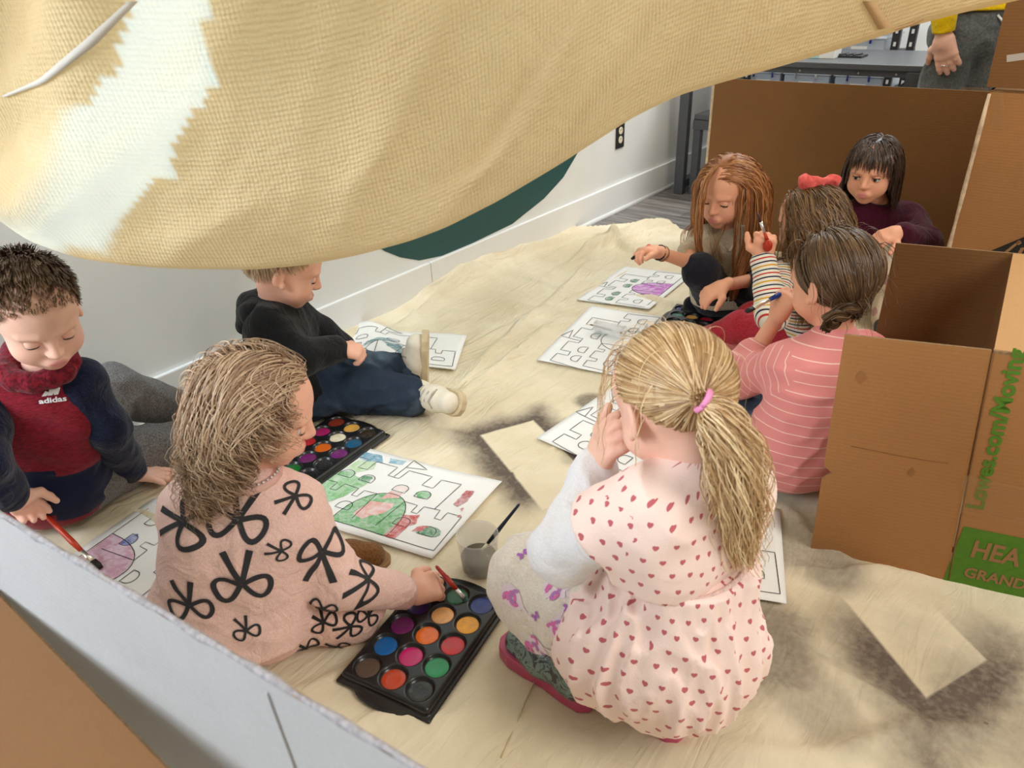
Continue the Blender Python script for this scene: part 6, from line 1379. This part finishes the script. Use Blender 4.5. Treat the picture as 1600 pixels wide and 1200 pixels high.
root = person(J, 'dark haired girl in a maroon top sitting against the cardboard, hand on knee', SK2, -.74*HD-.58*RT-.10*UP, s=.95, hands=[(J['wrL'], N(-RT-.25*UP-.2*HD), N(-UP+.3*HD), 1, dict(curl=(.35, .4, .45, .5), s=1.15, tc=.3))], lids=(.30, -.45), gaze=N(-.66*HD-.7*RT-.16*UP), brow=plain('brow_dark', (.10, .06, .04), .8))
S = SDF(); torso(S, J, .078, .046, .078, .035, 1.); S.cut(J['pv']-UP*.04, -UP)
for q in 'LR': S.rc(J['sh'+q], J['el'+q], .047, .046, .02); S.rc(J['el'+q], lerp(J['el'+q], J['wr'+q], .82), .046, .034, .02)
S.el(J['nk']+UP*.045-HD*.035, (.062, .062, .05), None, .01, 's')
mt = solid('maroon_top', S, .0042, fabric('maroon_jersey', rgb(72, 14, 36), rgb(52, 8, 26), 300), root, (.0045, (12, 12, 13), 121))
d = N(J['wrL']-J['elL']); ring(mt, 'cuff', J['wrL']-d*.03, J['wrL']-d*.012, .034, .036, fabric('maroon_jersey', rgb(72, 14, 36)))
S = SDF(); S.rc(J['hpL'], J['hpR'], .074, .074, .03)
for q in 'LR': leg(S, J, q, (.058, .050, .036), .02)
solid('leggings', S, .0042, floral('floral_leggings', rgb(222, 208, 184), rgb(196, 130, 140), rgb(150, 120, 110), 17), root, (.004, (12, 12, 12), 123), [(J['hpL'], J['knL'], .05), (J['knL'], J['anL'], .04)])
for q in 'LR': shoe(root, J['an'+q]-UP*.045, N(-HD-.3*RT), UP, plain('shoe_dark', (.05, .05, .06)), plain('sole_white', (.7, .7, .68)))
hm8 = hair_mat('hair_dark', rgb(34, 24, 18), rgb(58, 42, 32), rgb(104, 86, 72), .3); v = roots(3800, 81, lambda v: hairline(v)+.10); n = len(v); rs = np.random.RandomState(12); g = J['R']@np.array([0, 0, -1.])
az = np.abs(np.arctan2(v[:, 0], v[:, 1])); front = (az < .85) & (v[:, 2] < .93); sgx = np.where(front, -.8, np.where(v[:, 0] > -.1, 1., -1.))
st = np.where(front, .0036, .0080)*(1-.15*rs.rand(n))
def fl8(p, i): w_ = max(0, 1-i/8); f = np.stack([sgx*.7*w_, np.where(front, .55, -.1)*w_, np.full(n, -.3)], -1); return f+g*.6
P = grow(v, J['R'], 18, st, fl8, .3, .65, .002+.010*rs.rand(n), .2, FACE, 10, .0, .06, 420, cw=.4); hair_obj(J, 'bob_hair', [(P, .0013, .0006, tn(n, 82))], hm8, cap_tone=.3, off=.004, line=lambda v: hairline(v)+.10)

# ================================================== grown-up standing at the back
J = {}; Y0_ = 3.42
c = onY(1528, 40, Y0_); J['pv'] = c; J['nk'] = c+UP*.50+RT*.01; J['hc'] = c+UP*.70
J['shL'] = J['nk']+RT*.17-UP*.05; J['shR'] = J['nk']-RT*.17-UP*.05
J['wrR'] = onY(1474, 56, Y0_-.17); J['elR'] = J['wrR']+UP*.24-RT*.05; J['elL'] = J['shL']-UP*.28+RT*.05; J['wrL'] = J['elL']-UP*.22-HD*.1
for q, s_ in (('L', 1), ('R', -1)): J['hp'+q] = c+RT*.075*s_-UP*.03; J['kn'+q] = c+RT*.09*s_-UP*.43; J['an'+q] = np.array([*(c+RT*.095*s_)[:2], .08])
root = person(J, 'standing grown-up in a yellow sweatshirt and grey trousers at the end of the table', SK3, -HD-.2*RT, s=1.15, hands=[(J['wrR'], N(-UP+.35*RT-.1*HD), N(.8*RT+.5*HD), -1, dict(curl=(.08, .12, .15, .2), s=1.6, tc=.1))], lids=(.2, -.4), group=None)
yel = fabric('yellow_sweatshirt', rgb(240, 206, 20), rgb(224, 186, 10)); S = SDF(); torso(S, J, .105, .06, .10, .05, 1.2); S.cut(c+UP*.055, -UP)
for q in 'LR': S.rc(J['sh'+q], J['el'+q], .07, .06, .03); S.rc(J['el'+q], lerp(J['el'+q], J['wr'+q], .85), .06, .045, .02)
solid('sweatshirt', S, .008, yel, root, (.008, (8, 8, 8), 131)); d = N(J['wrR']-J['elR']); ring(root, 'cuff', J['wrR']-d*.07, J['wrR']-d*.012, .043, .036, yel, h=.005)
S = SDF(); S.rc(J['hpL'], J['hpR'], .085, .085, .05); S.rc(c, c+UP*.05, .095, .095, .05)
for q in 'LR': leg(S, J, q, (.078, .06, .05), .03)
gp_ = solid('trousers', S, .008, fabric('grey_trousers', rgb(104, 108, 108), rgb(86, 90, 90), 120, 6), root, (.008, (7, 7, 9), 135))
MB().tube([c-HD*.102+UP*.04, c-HD*.112+UP*.01+RT*.03, c-HD*.105-UP*.03+RT*.05], .004, 6).mk('drawstring', plain('string_white', (.75, .8, .82)), gp_, True)
for q in 'LR': shoe(root, J['an'+q]-UP*.08, -HD, UP, plain('shoe_dark', (.05, .05, .06)), plain('sole_white', (.7, .7, .68)), 1.6)
v = roots(900, 91); P = grow(v, J['R'], 14, .012, lambda p, i: np.broadcast_to(np.array([0, -.4, -.5]), p.shape), .3, .7, .008, .2, FACE, 12); hair_obj(J, 'hair', [(P, .002, .0008, tn(len(v), 92))], hm7, cap_tone=.3)
MB().tube([J['wrR']-UP*.10+RT*.03-HD*.0+(RT*math.cos(a)+HD*math.sin(a))*.013 for a in np.linspace(0, 6.283, 13)], .002, 6).mk('finger_ring', plain('ring_silver', (.8, .8, .8), .2, metal=.9), root, True)
